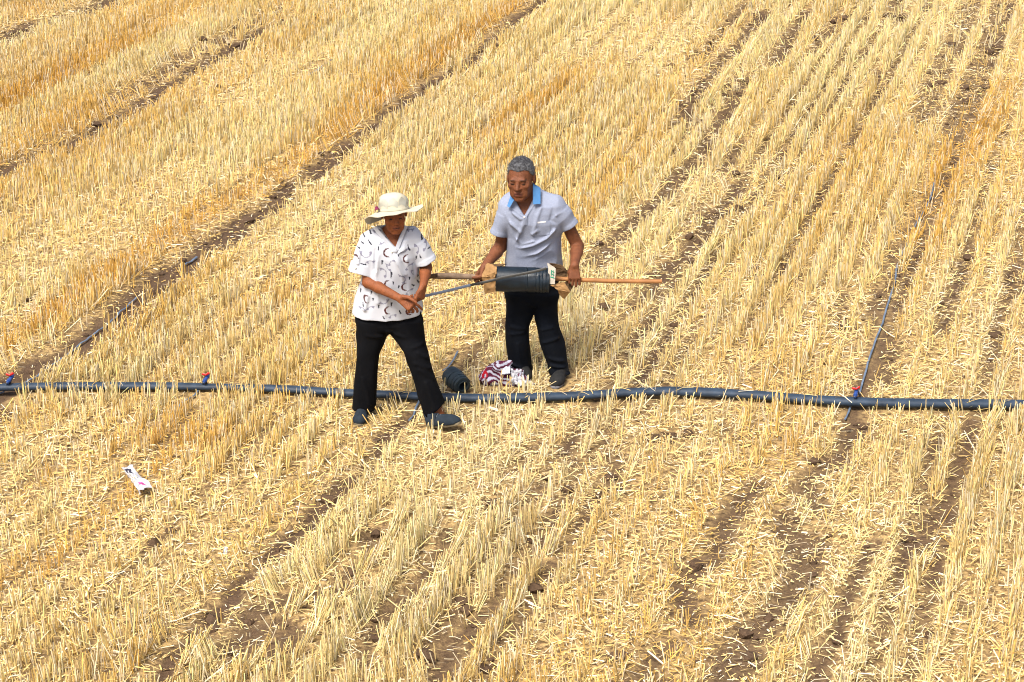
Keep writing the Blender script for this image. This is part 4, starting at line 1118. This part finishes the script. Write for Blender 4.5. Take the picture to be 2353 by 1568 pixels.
V, F = cl.mesh(); part('trousers', V, F, M['navy_cloth'], mroot)
# ---- polo shirt
cl = Clay(np.array([lo[0], YM - .25, .70]), np.array([hi[0], YM + .22, 1.52]), .0042)
cl.loft(M_TORSO, 0, power=2.25)
a0, HL = m(1168, 478, -.05), m(1146, 536, -.04); b0, HRr = m(1278, 473, -.05), m(1309, 519, -.045)
for a_, b_ in ((a0, HL), (b0, HRr)):
    cl.capsule(a_, a_ * .5 + b_ * .5, .056, .055, .03); cl.cone(a_ * .7 + b_ * .3, b_, .057, .054, .02)
cl.capsule(m(1184, 472, -.045), m(1264, 467, -.045), .052, .052, .04)
cl.capsule(m(1232, 449, -.025), m(1276, 469, -.045), .044, .048, .03); cl.capsule(m(1184, 458, -.025), m(1166, 472, -.045), .040, .046, .03)
ul = (HL - a0) / np.linalg.norm(HL - a0); ur = (HRr - b0) / np.linalg.norm(HRr - b0)
cl.cone(HL - ul * .020, HL + ul * .001, .0555, .0565, .006); cl.cone(HRr - ur * .020, HRr + ur * .001, .0555, .0565, .006)
cl.cone(HL - ul * .05, HL + ul * .02, .047, .049, 0, 'sub'); cl.cone(HRr - ur * .05, HRr + ur * .02, .047, .049, 0, 'sub')
def cp2(x, y): return 1103 + x * .22, 345 + y * .22
def fl(pts, wdt, a): return ([m(*cp2(*q), -.155) for q in pts], wdt, a)
PF = [fl([(300, 1030), (420, 1045), (560, 1000), (700, 930), (780, 850)], .013, 1.2), fl([(330, 900), (440, 1000), (560, 960)], .010, .7), fl([(310, 1110), (430, 1150), (600, 1090), (790, 960)], .013, 1.1), fl([(330, 1180), (480, 1210), (650, 1130), (830, 1010)], .012, 1.0),
      fl([(560, 1220), (700, 1150), (840, 1080)], .011, .9), fl([(560, 890), (545, 880), (600, 840)], .008, 1.0), fl([(360, 1000), (420, 860), (470, 720)], .013, .9), fl([(230, 640), (300, 760), (420, 860)], .013, .8), fl([(640, 600), (600, 700), (560, 860)], .013, .7),
      fl([(760, 640), (740, 740), (800, 780)], .010, -1.2), fl([(850, 500), (780, 600), (760, 700)], .011, -.9), fl([(260, 560), (300, 850)], .010, -.9), fl([(340, 660), (420, 720), (470, 700)], .010, .8), fl([(240, 840), (190, 700)], .010, .8), fl([(900, 640), (800, 700)], .011, 1.0), fl([(950, 700), (860, 760)], .010, .9)]
cl.displace(folds(PF, .016)); cl.displace(cloth_noise(8, .011, 61, (.9, 1, .9)))
va, vb_, vc = m(1178, 452, -.1), m(1205, 499, -.16), m(1232, 446, -.1)
cl.op(vcut, np.array([va[0], YM - .3, vb_[2]]) - .02, np.array([vc[0], YM + .05, va[2] + .1]), .004, 'sub') if False else None
def vcut2(X, Y, Z):
    n1 = np.array([-(vb_[2] - va[2]), vb_[0] - va[0]]); n1 = -n1 / np.linalg.norm(n1)
    n2 = np.array([-(vc[2] - vb_[2]), vc[0] - vb_[0]]); n2 = -n2 / np.linalg.norm(n2)
    d1 = (X - va[0]) * n1[0] + (Z - va[2]) * n1[1]; d2 = (X - vb_[0]) * n2[0] + (Z - vb_[2]) * n2[1]
    return np.maximum(np.maximum(d1, d2), Y - (YM - .02))
cl.op(vcut2, np.array([va[0], YM - .3, vb_[2]]) - .02, np.array([vc[0], YM + .05, va[2] + .1]), .004, 'sub')
cl.capsule(m(1207, 476, -.03), m(1202, 430, -.055), .072, .072, .004, 'sub')
V, F = cl.mesh(); POLO_BVH = bvh_of(V, F)
shirt = rebase(part('polo_shirt', V, F, M['polo'], mroot), mroot)
# collar: two flaps and the fold round the neck
def flap(cs, nu=10, nv=8, off=.010, fall=(-.11,) * 4):
    return drape(POLO_BVH, [cp2(*q) for q in cs], nu, nv, off, -.005, [YM + f_ for f_ in fall])
bk = []
for a in np.linspace(math.radians(-60), math.radians(240), 22):
    c = m(1206, 462, -.035); bk.append([c + (.070 * math.cos(a), .066 * math.sin(a), .022), c + (.080 * math.cos(a), .074 * math.sin(a), .020), c + (.092 * math.cos(a), .085 * math.sin(a), -.016)])
V, F = flap([(336, 425), (356, 520), (310, 602), (283, 586)], fall=(-.095, -.150, -.160, -.140)); part('collar_flap', V, F, M['polo_blue'], shirt)
V, F = flap([(552, 345), (632, 395), (632, 563), (553, 568)], fall=(-.085, -.075, -.150, -.165)); part('collar_flap', V, F, M['polo_blue'], shirt)
bkG = np.array(bk)[3:-3]
V, F = sheet(bkG, .003, np.array([0, 0, -1.0])); part('collar_stand', V, F, M['polo_blue'], shirt)
V, F = drape(POLO_BVH, [cp2(452, 690), cp2(484, 688), cp2(496, 778), cp2(455, 782)], 5, 10, .004, -.003, YM - .15); part('placket', V, F, M['polo'], shirt)
V, F = flap([(316, 606), (330, 600), (466, 686), (452, 706)], 12, 4, .005, (-.13, -.13, -.15, -.15)); part('placket_edge', V, F, M['polo'], shirt)
V, F = flap([(556, 560), (570, 572), (484, 700), (468, 686)], 12, 4, .005, (-.13, -.13, -.15, -.15)); part('placket_edge', V, F, M['polo'], shirt)
V, F = drape(POLO_BVH, [cp2(588, 762), cp2(738, 752), cp2(726, 884), cp2(592, 892)], 10, 10, .004, -.004, YM - .15); pk = rebase(part('chest_pocket', V, F, M['polo'], shirt), mroot)
V, F = drape(POLO_BVH, [cp2(595, 748), cp2(688, 741), cp2(686, 754), cp2(600, 766)], 6, 3, .005, -.0015, YM - .15); part('paper_slip', V, F, M['paper'], pk)
V, F = bead(hit(POLO_BVH, *cp2(464, 706), .006, YM - .15), .006); part('button', V, F, M['pearl'], shirt)
# ---- shoes
g = gp(1290, 868)
make_shoe(mroot, (m(1296, 850)[0], YM - .005, .0), (-.28, -1), .0, M['shoe_grey'], M['sole_grey'], .265, lace=False)
make_shoe(mroot, (m(1202, 850)[0], YM + .09, .0), (.05, -1), .0, M['shoe_grey'], M['sole_grey'], .265, lace=False)
EXCL += [(np.array([[m(1296, 850)[0], YM], [m(1285, 850)[0], YM - .34]]), .085), (np.array([[m(1202, 850)[0], YM + .08], [m(1204, 850)[0], YM - .15]]), .060)]

# ================================================================== shovel and the roll of tape on its shaft
A, B = ax_pt(1030), ax_pt(1521)
sroot = empty('shovel', tuple(ax_pt(1300)), 'long-handled shovel held level, its wooden shaft through the tape roll', 'shovel')
pts = smooth_path([ax_pt(1032), ax_pt(1060), ax_pt(1110), ax_pt(1200), ax_pt(1300), ax_pt(1420), ax_pt(1521)], 40)
pts[:, 2] += .0035 * np.sin(np.arange(40) * .35) 
V, F = tube(pts, np.interp(np.arange(40), [0, 8, 39], [.0165, .0165, .0140]), 14); part('shaft', V, F, M['wood'], sroot)
V, F = tube(smooth_path([ax_pt(998) + (0, 0, -.004), ax_pt(1012), ax_pt(1040), ax_pt(1060), ax_pt(1092)], 20), np.interp(np.arange(20), [0, 5, 14, 19], [.018, .0205, .0200, .0185]), 14)
part('socket', V, F, M['grey_wood'], sroot)
# blade: curved plate reaching on behind the other person
b0_ = ax_pt(1006); 
Gb = np.zeros((14, 9, 3))
for i in range(14):
    for j in range(9):
        t = i / 13; s = j / 8 * 2 - 1
        wd = np.interp(t, [0, .08, .2, .7, 1], [.03, .075, .088, .080, .02])
        Gb[i, j] = b0_ + np.array([-.26 * t, wd * s * .93, -.010 + .030 * s * s * (1 - .5 * t) - .012 * math.sin(t * 3) - .34 * wd * s])
V, F = sheet(Gb, .004, np.array([0, 0, -1.0])); part('blade', V, F, M['rust'], sroot)

rc = ax_pt(1203); axis = B - A; axis /= np.linalg.norm(axis)
rroot = empty('tape_roll', tuple(rc), 'thick blue-black roll of drip tape with torn cardboard ends carried on the shovel shaft', 'tape roll')
sv = np.array([0, -1.0, 0]); uv_ = np.cross(axis, sv); 
X2T = lambda X: (ax_pt(X) - rc) @ axis
lower = np.array([0, 0, -.010])
for X0, X1, r0, r1 in ((1139, 1211, .0825, .0820), (1211.3, 1231, .0815, .0820), (1231.2, 1240, .0808, .0812), (1240.2, 1247, .0814, .0812), (1247.2, 1254, .0808, .0810), (1254.2, 1262, .0812, .0800)):
    t0, t1 = X2T(X0), X2T(X1)
    V, F = ring_lathe(rc + lower, axis, sv, uv_, [(t0, .020), (t0 + .0002, r0 - .0015), (t0 + .0015, r0), ((t0 + t1) / 2, (r0 + r1) / 2 + .0006), (t1 - .0015, r1), (t1 - .0002, r1 - .0015), (t1, .020)], 48, .035, int(X0))
    part('winding', V, F, M['tape'], rroot)
def cp4(x, y): return 965.3 + x * .2491, 551.6 + y * .2491
def RP(x, y, d): X, Y = cp4(x, y); return at(X, Y, YAX + d)
def flap_sheet(cs, mat, name, amp, seed, nu=18, nv=18, thick=.004, parent=None, bulge=0.0):
    G, n = grid4([RP(*q) for q in cs], nu, nv, amp, seed, 2.5)
    if n[1] > 0: n = -n
    U, W_ = np.meshgrid(np.linspace(0, 1, nu), np.linspace(0, 1, nv), indexing='ij')
    if bulge: G = G + n * (bulge * np.sin(math.pi * U))[..., None]
    V, F = sheet(G, -thick, n); o = part(name, V, F, mat, parent or rroot); return o, G, n
flap_sheet([(575, 335, -.03), (690, 300, -.088), (698, 470, -.075), (598, 500, -.02)], M['kraft'], 'cardboard_flap', .020, 31)
flap_sheet([(620, 208, .02), (712, 252, -.03), (690, 345, -.092), (572, 345, -.035)], M['kraft'], 'cardboard_flap', .022, 32)
flap_sheet([(650, 218, .05), (800, 222, .09), (760, 240, .05), (700, 258, .0)], M['kraft_shaded'], 'cardboard_flap', .012, 33, 12, 12)
wp, G, n_ = flap_sheet([(1176, 212, -.03), (1252, 268, -.075), (1242, 408, -.085), (1186, 410, -.06)], M['card_white'], 'printed_panel', .006, 34); rebase(wp, rroot)
for (i0, i1, j0, j1) in ((7, 9, 4, 9), (10, 15, 4, 5), (10, 15, 7, 8), (12, 13, 3, 10), (6, 16, 10, 11)):
    V, F = sheet(G[i0:i1 + 1, j0:j1 + 1] + n_ * .0015, .001, n_); part('green_print', V, F, M['green_ink'], wp)
flap_sheet([(1190, 212, .0), (1305, 228, .04), (1365, 292, .05), (1262, 300, .03)], M['kraft_shaded'], 'cardboard_flap', .014, 35)
flap_sheet([(1252, 280, .035), (1366, 288, .055), (1352, 350, .05), (1246, 372, .03)], M['kraft_shaded'], 'cardboard_flap', .012, 36)
flap_sheet([(1203, 420, -.075), (1330, 388, -.055), (1386, 482, -.06), (1270, 460, -.07)], M['kraft'], 'cardboard_flap', .012, 37)
flap_sheet([(1268, 458, -.072), (1386, 480, -.062), (1328, 548, -.03), (1282, 500, -.05)], M['kraft'], 'cardboard_flap', .008, 38)
flap_sheet([(1330, 390, -.054), (1366, 378, .02), (1412, 420, .04), (1386, 482, -.058)], M['kraft_shaded'], 'cardboard_flap', .010, 39)
# strand of tape pulled off the roll towards the other person's hands
hx = WRR + np.array([-.03, -.055, -.062])
sp = [RP(1165, 262, -.088), RP(1060, 290, -.092), RP(900, 322, -.096), RP(760, 348, -.102), RP(680, 370, -.112), RP(560, 398, -.118), RP(470, 416, -.16), RP(350, 446, -.28), RP(200, 482, -.45), hx]
pts = smooth_path(sp, 44)
V, F = tube(pts[:30], .0085, 8, .22, up=(0, .95, -.3)); part('loose_tape', V, F, M['tape_strand'], rroot)
V, F = tube(pts[29:], .0090, 8, .22, up=(0, .95, -.3)); part('loose_tape', V, F, M['tape_end'], rroot)

# ================================================================== stubble, loose straw, clods
def in_view(x, y, m):
    """metres outside the cone the camera sees (0 inside)"""
    half = np.sqrt(y * y + CAM_H ** 2) * (1176.5 / FPX) + .15
    return np.maximum(np.maximum(np.abs(x) - half, 0), np.maximum(np.maximum(8.3 - y, 0), np.maximum(y - 23.3, 0)))
def excl_mask(x, y, front=0.0):
    bad = np.zeros(x.shape, bool)
    for P, r in EXCL:
        P = np.asarray(P)
        lo, hi = P.min(0) - r, P.max(0) + r
        m = (x > lo[0]) & (x < hi[0]) & (y > lo[1]) & (y < hi[1])
        if m.any():
            d, _ = dist_poly(x[m], y[m], P if len(P) < 60 else P[::3]); bad[m] |= d < r
    return bad
PALE, GOLDC, ORNG, GREY = np.array((.86, .675, .305)), np.array((.74, .455, .105)), np.array((.55, .275, .04)), np.array((.80, .70, .43))
def straw_colour(x, y, n, litter=False):
    u, v = uv(x, y)
    g = bands(x, y, GOG, .7, .3)
    z = .6 * fbm(u * 2.0, v * .13, 61, 4) + .4 * fbm(u * .9, v * .5, 62, 3)
    a = np.clip(.34 + .55 * (vnoise(np.floor(u / ROW) * 5.7, v * .2, 78) - .5) + 2.4 * (z - .5) + .75 * g + rng.normal(0, .26, n), 0, 1)
    if litter: a = np.clip(a * .9 + .05, 0, 1)
    c = PALE + (GOLDC - PALE) * a[:, None]
    o = np.clip(g * .75 * (.35 + 1.3 * vnoise(x * 3, y * 3, 71)) + 1.8 * (z - .60), 0, .8) * rng.random(n) ** .6
    c = c + (ORNG - c) * o[:, None]
    gw = np.clip(2.4 * (fbm(u * .8 + 9, v * .18, 81, 3) - .52), 0, .7) * rng.random(n)
    c = c + (GREY - c) * gw[:, None]
    c *= np.clip(rng.normal(1, .16, n) * (.88 if litter else 1), .45, 1.3)[:, None]
    glint = rng.random(n) < .24; c[glint] = c[glint] * .35 + np.array((.93, .85, .65)) * .65  # a share of straws painted near-white in place of bright highlights
    dk = rng.random(n) < .10; c[dk] *= .5
    return np.clip(c, .02, .90)

AREA = (-9.0, 9.3, 7.0, 28.5)
def candidates(n):
    n = int(n * 1.0)
    x = rng.uniform(AREA[0], AREA[1], n); y = rng.uniform(AREA[2], AREA[3], n)
    e = in_view(x, y, 0)
    keep = (e < 2.6) & (rng.random(n) < np.where(e <= 0.25, 1.0, .22))
    return x[keep], y[keep]
# --- standing stems
x, y = candidates(720000)
u, v = uv(x, y)
k = np.floor(u / ROW) + .5
wander = .05 * (vnoise(v * .35, k * .37, 91) - .5) + .03 * (vnoise(v * 1.7, k * 3.1, 92) - .5)
sig = .022 + .020 * fbm(u * .7, v * .3, 93, 3)
u2 = k * ROW + wander + rng.normal(0, 1, len(u)) * sig
x, y = u2 * CA + v * SA, -u2 * SA + v * CA
soil, side = bands(x, y, TRG, .45, .45, True)
soil = np.maximum(soil, furrows(x, y))
u, v = uv(x, y)
right = sstep(-1.5, 3.0, u + 3.3)
tramp = sstep(.50, .68, fbm(u * .9 + 40, v * .45, 101, 4) + .06 * right)
rowgap = vnoise(k * 7.7, v * .8, 111)
hill = vnoise(x * 22, y * 22, 121)                       # plants stand in tufts
p = (1 - soil) ** 1.6 * (1 - .62 * tramp) * (.55 + .6 * rowgap) * (.40 + .95 * hill)
keep = (rng.random(len(x)) < p) & ~excl_mask(x, y)
x, y, soil, side, tramp = x[keep], y[keep], soil[keep], side[keep], tramp[keep]
# a few stragglers in the tracks are short
n = len(x)
ku = np.floor(uv(x, y)[0] / ROW)
hgt = rng.normal(.133, .024, n) * (.84 + .34 * vnoise(ku * 7.3, uv(x, y)[1] * .25, 77)) * (1 - .30 * soil) * (1 - .22 * tramp) * (.86 + .28 * vnoise(x * 1.1, y * 1.1, 131))
hgt = np.clip(hgt, .03, .24)
wdt = np.clip(rng.normal(.0032, .0008, n), .0016, .006)
lean_x = rng.normal(0, .10, n) + .10 * (vnoise(x * 2.2, y * 2.2, 141) - .5)
lean_y = rng.normal(0, .10, n) + .10 * (vnoise(x * 2.2 + 50, y * 2.2, 142) - .5)
flop = rng.random(n) < (.05 + .18 * tramp + .18 * np.abs(side))
lean_x += np.where(flop, rng.normal(0, .8, n), 0); lean_y += np.where(flop, rng.normal(0, .6, n), 0)
# pushed aside along the wheel tracks
lean_x += side * .42 * sstep(.35, .6, vnoise(x * 1.3, y * 1.3, 151)) * CA
lean_y += -side * .25 * SA
def prisms(base, dirv, length, width, bend=None):
    n = len(base)
    t = dirv / np.linalg.norm(dirv, axis=1)[:, None]
    ref = np.where(np.abs(t[:, 2:3]) < .9, np.array([[0, 0, 1.0]]), np.array([[1.0, 0, 0]]))
    s = np.cross(t, ref); s /= np.linalg.norm(s, axis=1)[:, None]; w = np.cross(s, t)
    a0 = rng.uniform(0, 2 * math.pi, n)
    V = np.zeros((n, 6, 3), np.float32)
    for j in range(3):
        a = a0 + j * 2 * math.pi / 3
        off = (np.cos(a)[:, None] * s + np.sin(a)[:, None] * w) * width[:, None]
        V[:, j] = base + off; V[:, 3 + j] = base + t * length[:, None] + off * .85
    i = (np.arange(n) * 6)[:, None]
    q = np.concatenate([i + np.array([[0, 1, 4, 3]]), i + np.array([[1, 2, 5, 4]]), i + np.array([[2, 0, 3, 5]])], 0)
    return V.reshape(-1, 3), q
gz_ = ground_z(x, y)
base = np.stack([x, y, gz_ - .008], 1)
dv = np.stack([lean_x, lean_y, np.ones(n)], 1)
V, Q = prisms(base, dv, hgt + .008, wdt)
C = np.repeat(straw_colour(x, y, n), 6, 0)
stub = link('standing_stubble', meshdata('standing_stubble', V, [Q], C, smooth=True), M['straw'])
tag(stub, 'standing golden cut stubble stems in rows across the field', 'stubble', kind='stuff')
print('stems', n)

# --- loose straw lying between the rows: two-piece bent blades
x, y = candidates(1250000)
soil = np.maximum(bands(x, y, TRG, .5, .5), .55 * furrows(x, y))
u, v = uv(x, y)
tr = sstep(.46, .66, fbm(u * .9 + 40, v * .45, 101, 4))
pch = fbm(x * 2.5, y * 2.5, 161, 3)
rowd = np.abs(((u - .05 * (vnoise(v * .35, (np.floor(u / ROW) + .5) * .37, 91) - .5)) / ROW) % 1 - .5) * 2      # 0 in the row, 1 between rows
p = (1 - .66 * soil) * (1 - .30 * rowd) * (.42 + .45 * tr + .9 * np.clip(pch - .38, 0, .4))
keep = (rng.random(len(x)) < p) & ~excl_mask(x, y)
x, y, soil = x[keep], y[keep], soil[keep]; n = len(x)
ln = np.clip(rng.gamma(2.2, .022, n), .012, .20) * (1 - .35 * soil)
az = rng.uniform(0, 2 * math.pi, n)
comb = rng.random(n) < .28      # combed roughly across the rows
az = np.where(comb, ROW_A + rng.normal(0, .5, n), az)
el = rng.normal(.06, .16, n)
z0 = ground_z(x, y) + rng.gamma(1.6, .010, n) + .003
wd = np.clip(rng.gamma(5, .00037, n), .0009, .0045)
d1 = np.stack([np.cos(az) * np.cos(el), np.sin(az) * np.cos(el), np.sin(el)], 1)
az2 = az + rng.normal(0, .35, n); el2 = -el * .6 + rng.normal(-.05, .2, n)
d2 = np.stack([np.cos(az2) * np.cos(el2), np.sin(az2) * np.cos(el2), np.sin(el2)], 1)
P0 = np.stack([x, y, z0], 1); P1 = P0 + d1 * (ln * .5)[:, None]; P2 = P1 + d2 * (ln * .5)[:, None]
gz2 = ground_z(P2[:, 0], P2[:, 1]) + .004; P2[:, 2] = np.maximum(P2[:, 2], gz2); P1[:, 2] = np.maximum(P1[:, 2], ground_z(P1[:, 0], P1[:, 1]) + .005)
ov = rng.choice(n, 70, replace=False)
pi = rng.integers(20, len(HP) - 20, 70)
for a_, b_ in zip(ov, pi):
    c0_ = HP[b_, :3] + np.array([0, rng.normal(0, .012), HP[b_, 3] * .9 + .003]); az_ = rng.uniform(0, math.pi); az[a_] = az_
    d_ = np.array([math.cos(az_), math.sin(az_), rng.normal(0, .1)]) * rng.uniform(.03, .08)
    P0[a_] = c0_ - d_; P1[a_] = c0_; P2[a_] = c0_ + d_ - (0, 0, .008)
sd = np.stack([-np.sin(az), np.cos(az), rng.normal(0, .5, n)], 1); sd /= np.linalg.norm(sd, axis=1)[:, None]
two = rng.random(n) < .30; two[ov] = True                # the longer pieces are kinked, the rest single blades
one = ~two
def blades(rings, wd_, sd_, idx_):
    k_ = len(rings); V = np.zeros((len(idx_), 2 * k_, 3), np.float32)
    for j, P in enumerate(rings):
        V[:, 2 * j] = P[idx_] - sd_[idx_] * wd_[idx_, None]; V[:, 2 * j + 1] = P[idx_] + sd_[idx_] * wd_[idx_, None]
    i = (np.arange(len(idx_)) * 2 * k_)[:, None]
    return V.reshape(-1, 3), np.concatenate([i + np.array([[2 * j, 2 * j + 1, 2 * j + 3, 2 * j + 2]]) for j in range(k_ - 1)], 0)
i2, i1 = np.flatnonzero(two), np.flatnonzero(one)
Va, Qa = blades((P0, P1, P2), wd, sd, i2); Vb, Qb = blades((P0, P1 * .3 + P2 * .7), wd, sd, i1)
C = straw_colour(x, y, n, True)
C = np.concatenate([np.repeat(C[i2], 6, 0), np.repeat(C[i1], 4, 0)])
lit = link('loose_straw', meshdata('loose_straw', np.concatenate([Va, Vb]), [np.concatenate([Qa, Qb + len(Va)])], C, smooth=False), M['straw'])
tag(lit, 'loose cut straw lying between the stubble rows', 'straw', kind='stuff')
print('litter', n)

# --- clods of soil in the tracks
ico_v = np.array([(0,0,1),(.894,0,.447),(.276,.851,.447),(-.724,.526,.447),(-.724,-.526,.447),(.276,-.851,.447),(.724,.526,-.447),(-.276,.851,-.447),(-.894,0,-.447),(-.276,-.851,-.447),(.724,-.526,-.447),(0,0,-1)])
ico_f = np.array([(0,1,2),(0,2,3),(0,3,4),(0,4,5),(0,5,1),(1,6,2),(2,7,3),(3,8,4),(4,9,5),(5,10,1),(2,6,7),(3,7,8),(4,8,9),(5,9,10),(1,10,6),(11,7,6),(11,8,7),(11,9,8),(11,10,9),(11,6,10)])
x, y = candidates(60000)
soil = np.maximum(bands(x, y, TRG, .7, .5), .6 * furrows(x, y))
keep = (rng.random(len(x)) < .006 + .75 * soil * vnoise(x * 2, y * 2, 171)) & ~excl_mask(x, y)
x, y, soil = x[keep], y[keep], soil[keep]; n = len(x)
r = np.clip(rng.gamma(2.0, .0090, n), .006, .05)
big = np.array([gp(1226, 1352), gp(1422, 1505), gp(1139, 1156), gp(807, 1106), gp(760, 1146), gp(1503, 1010), gp(1580, 996), gp(2257, 622), gp(1690, 405), gp(1990, 124), gp(868, 1466), gp(490, 1425)])
x = np.concatenate([x, big[:, 0]]); y = np.concatenate([y, big[:, 1]]); r = np.concatenate([r, np.full(len(big), .045)]); n = len(x)
jit = 1 + rng.uniform(-.32, .32, (n, 12, 1))
V = ico_v[None] * jit * r[:, None, None] * np.stack([rng.uniform(.8, 1.5, n), rng.uniform(.8, 1.4, n), rng.uniform(.55, .9, n)], 1)[:, None, :]
a = rng.uniform(0, 6.28, n); ca_, sa_ = np.cos(a)[:, None], np.sin(a)[:, None]
V = np.stack([V[..., 0] * ca_ - V[..., 1] * sa_, V[..., 0] * sa_ + V[..., 1] * ca_, V[..., 2]], -1)
V += np.stack([x, y, ground_z(x, y) + r * .25], 1)[:, None, :]
Fq = (ico_f[None] + (np.arange(n) * 12)[:, None, None]).reshape(-1, 3)
cl_ = link('soil_clods', meshdata('soil_clods', V.reshape(-1, 3), [Fq], smooth=False), M['soil'])
tag(cl_, 'dark crumbs and clods of soil along the bare tracks', 'soil clods', kind='stuff')
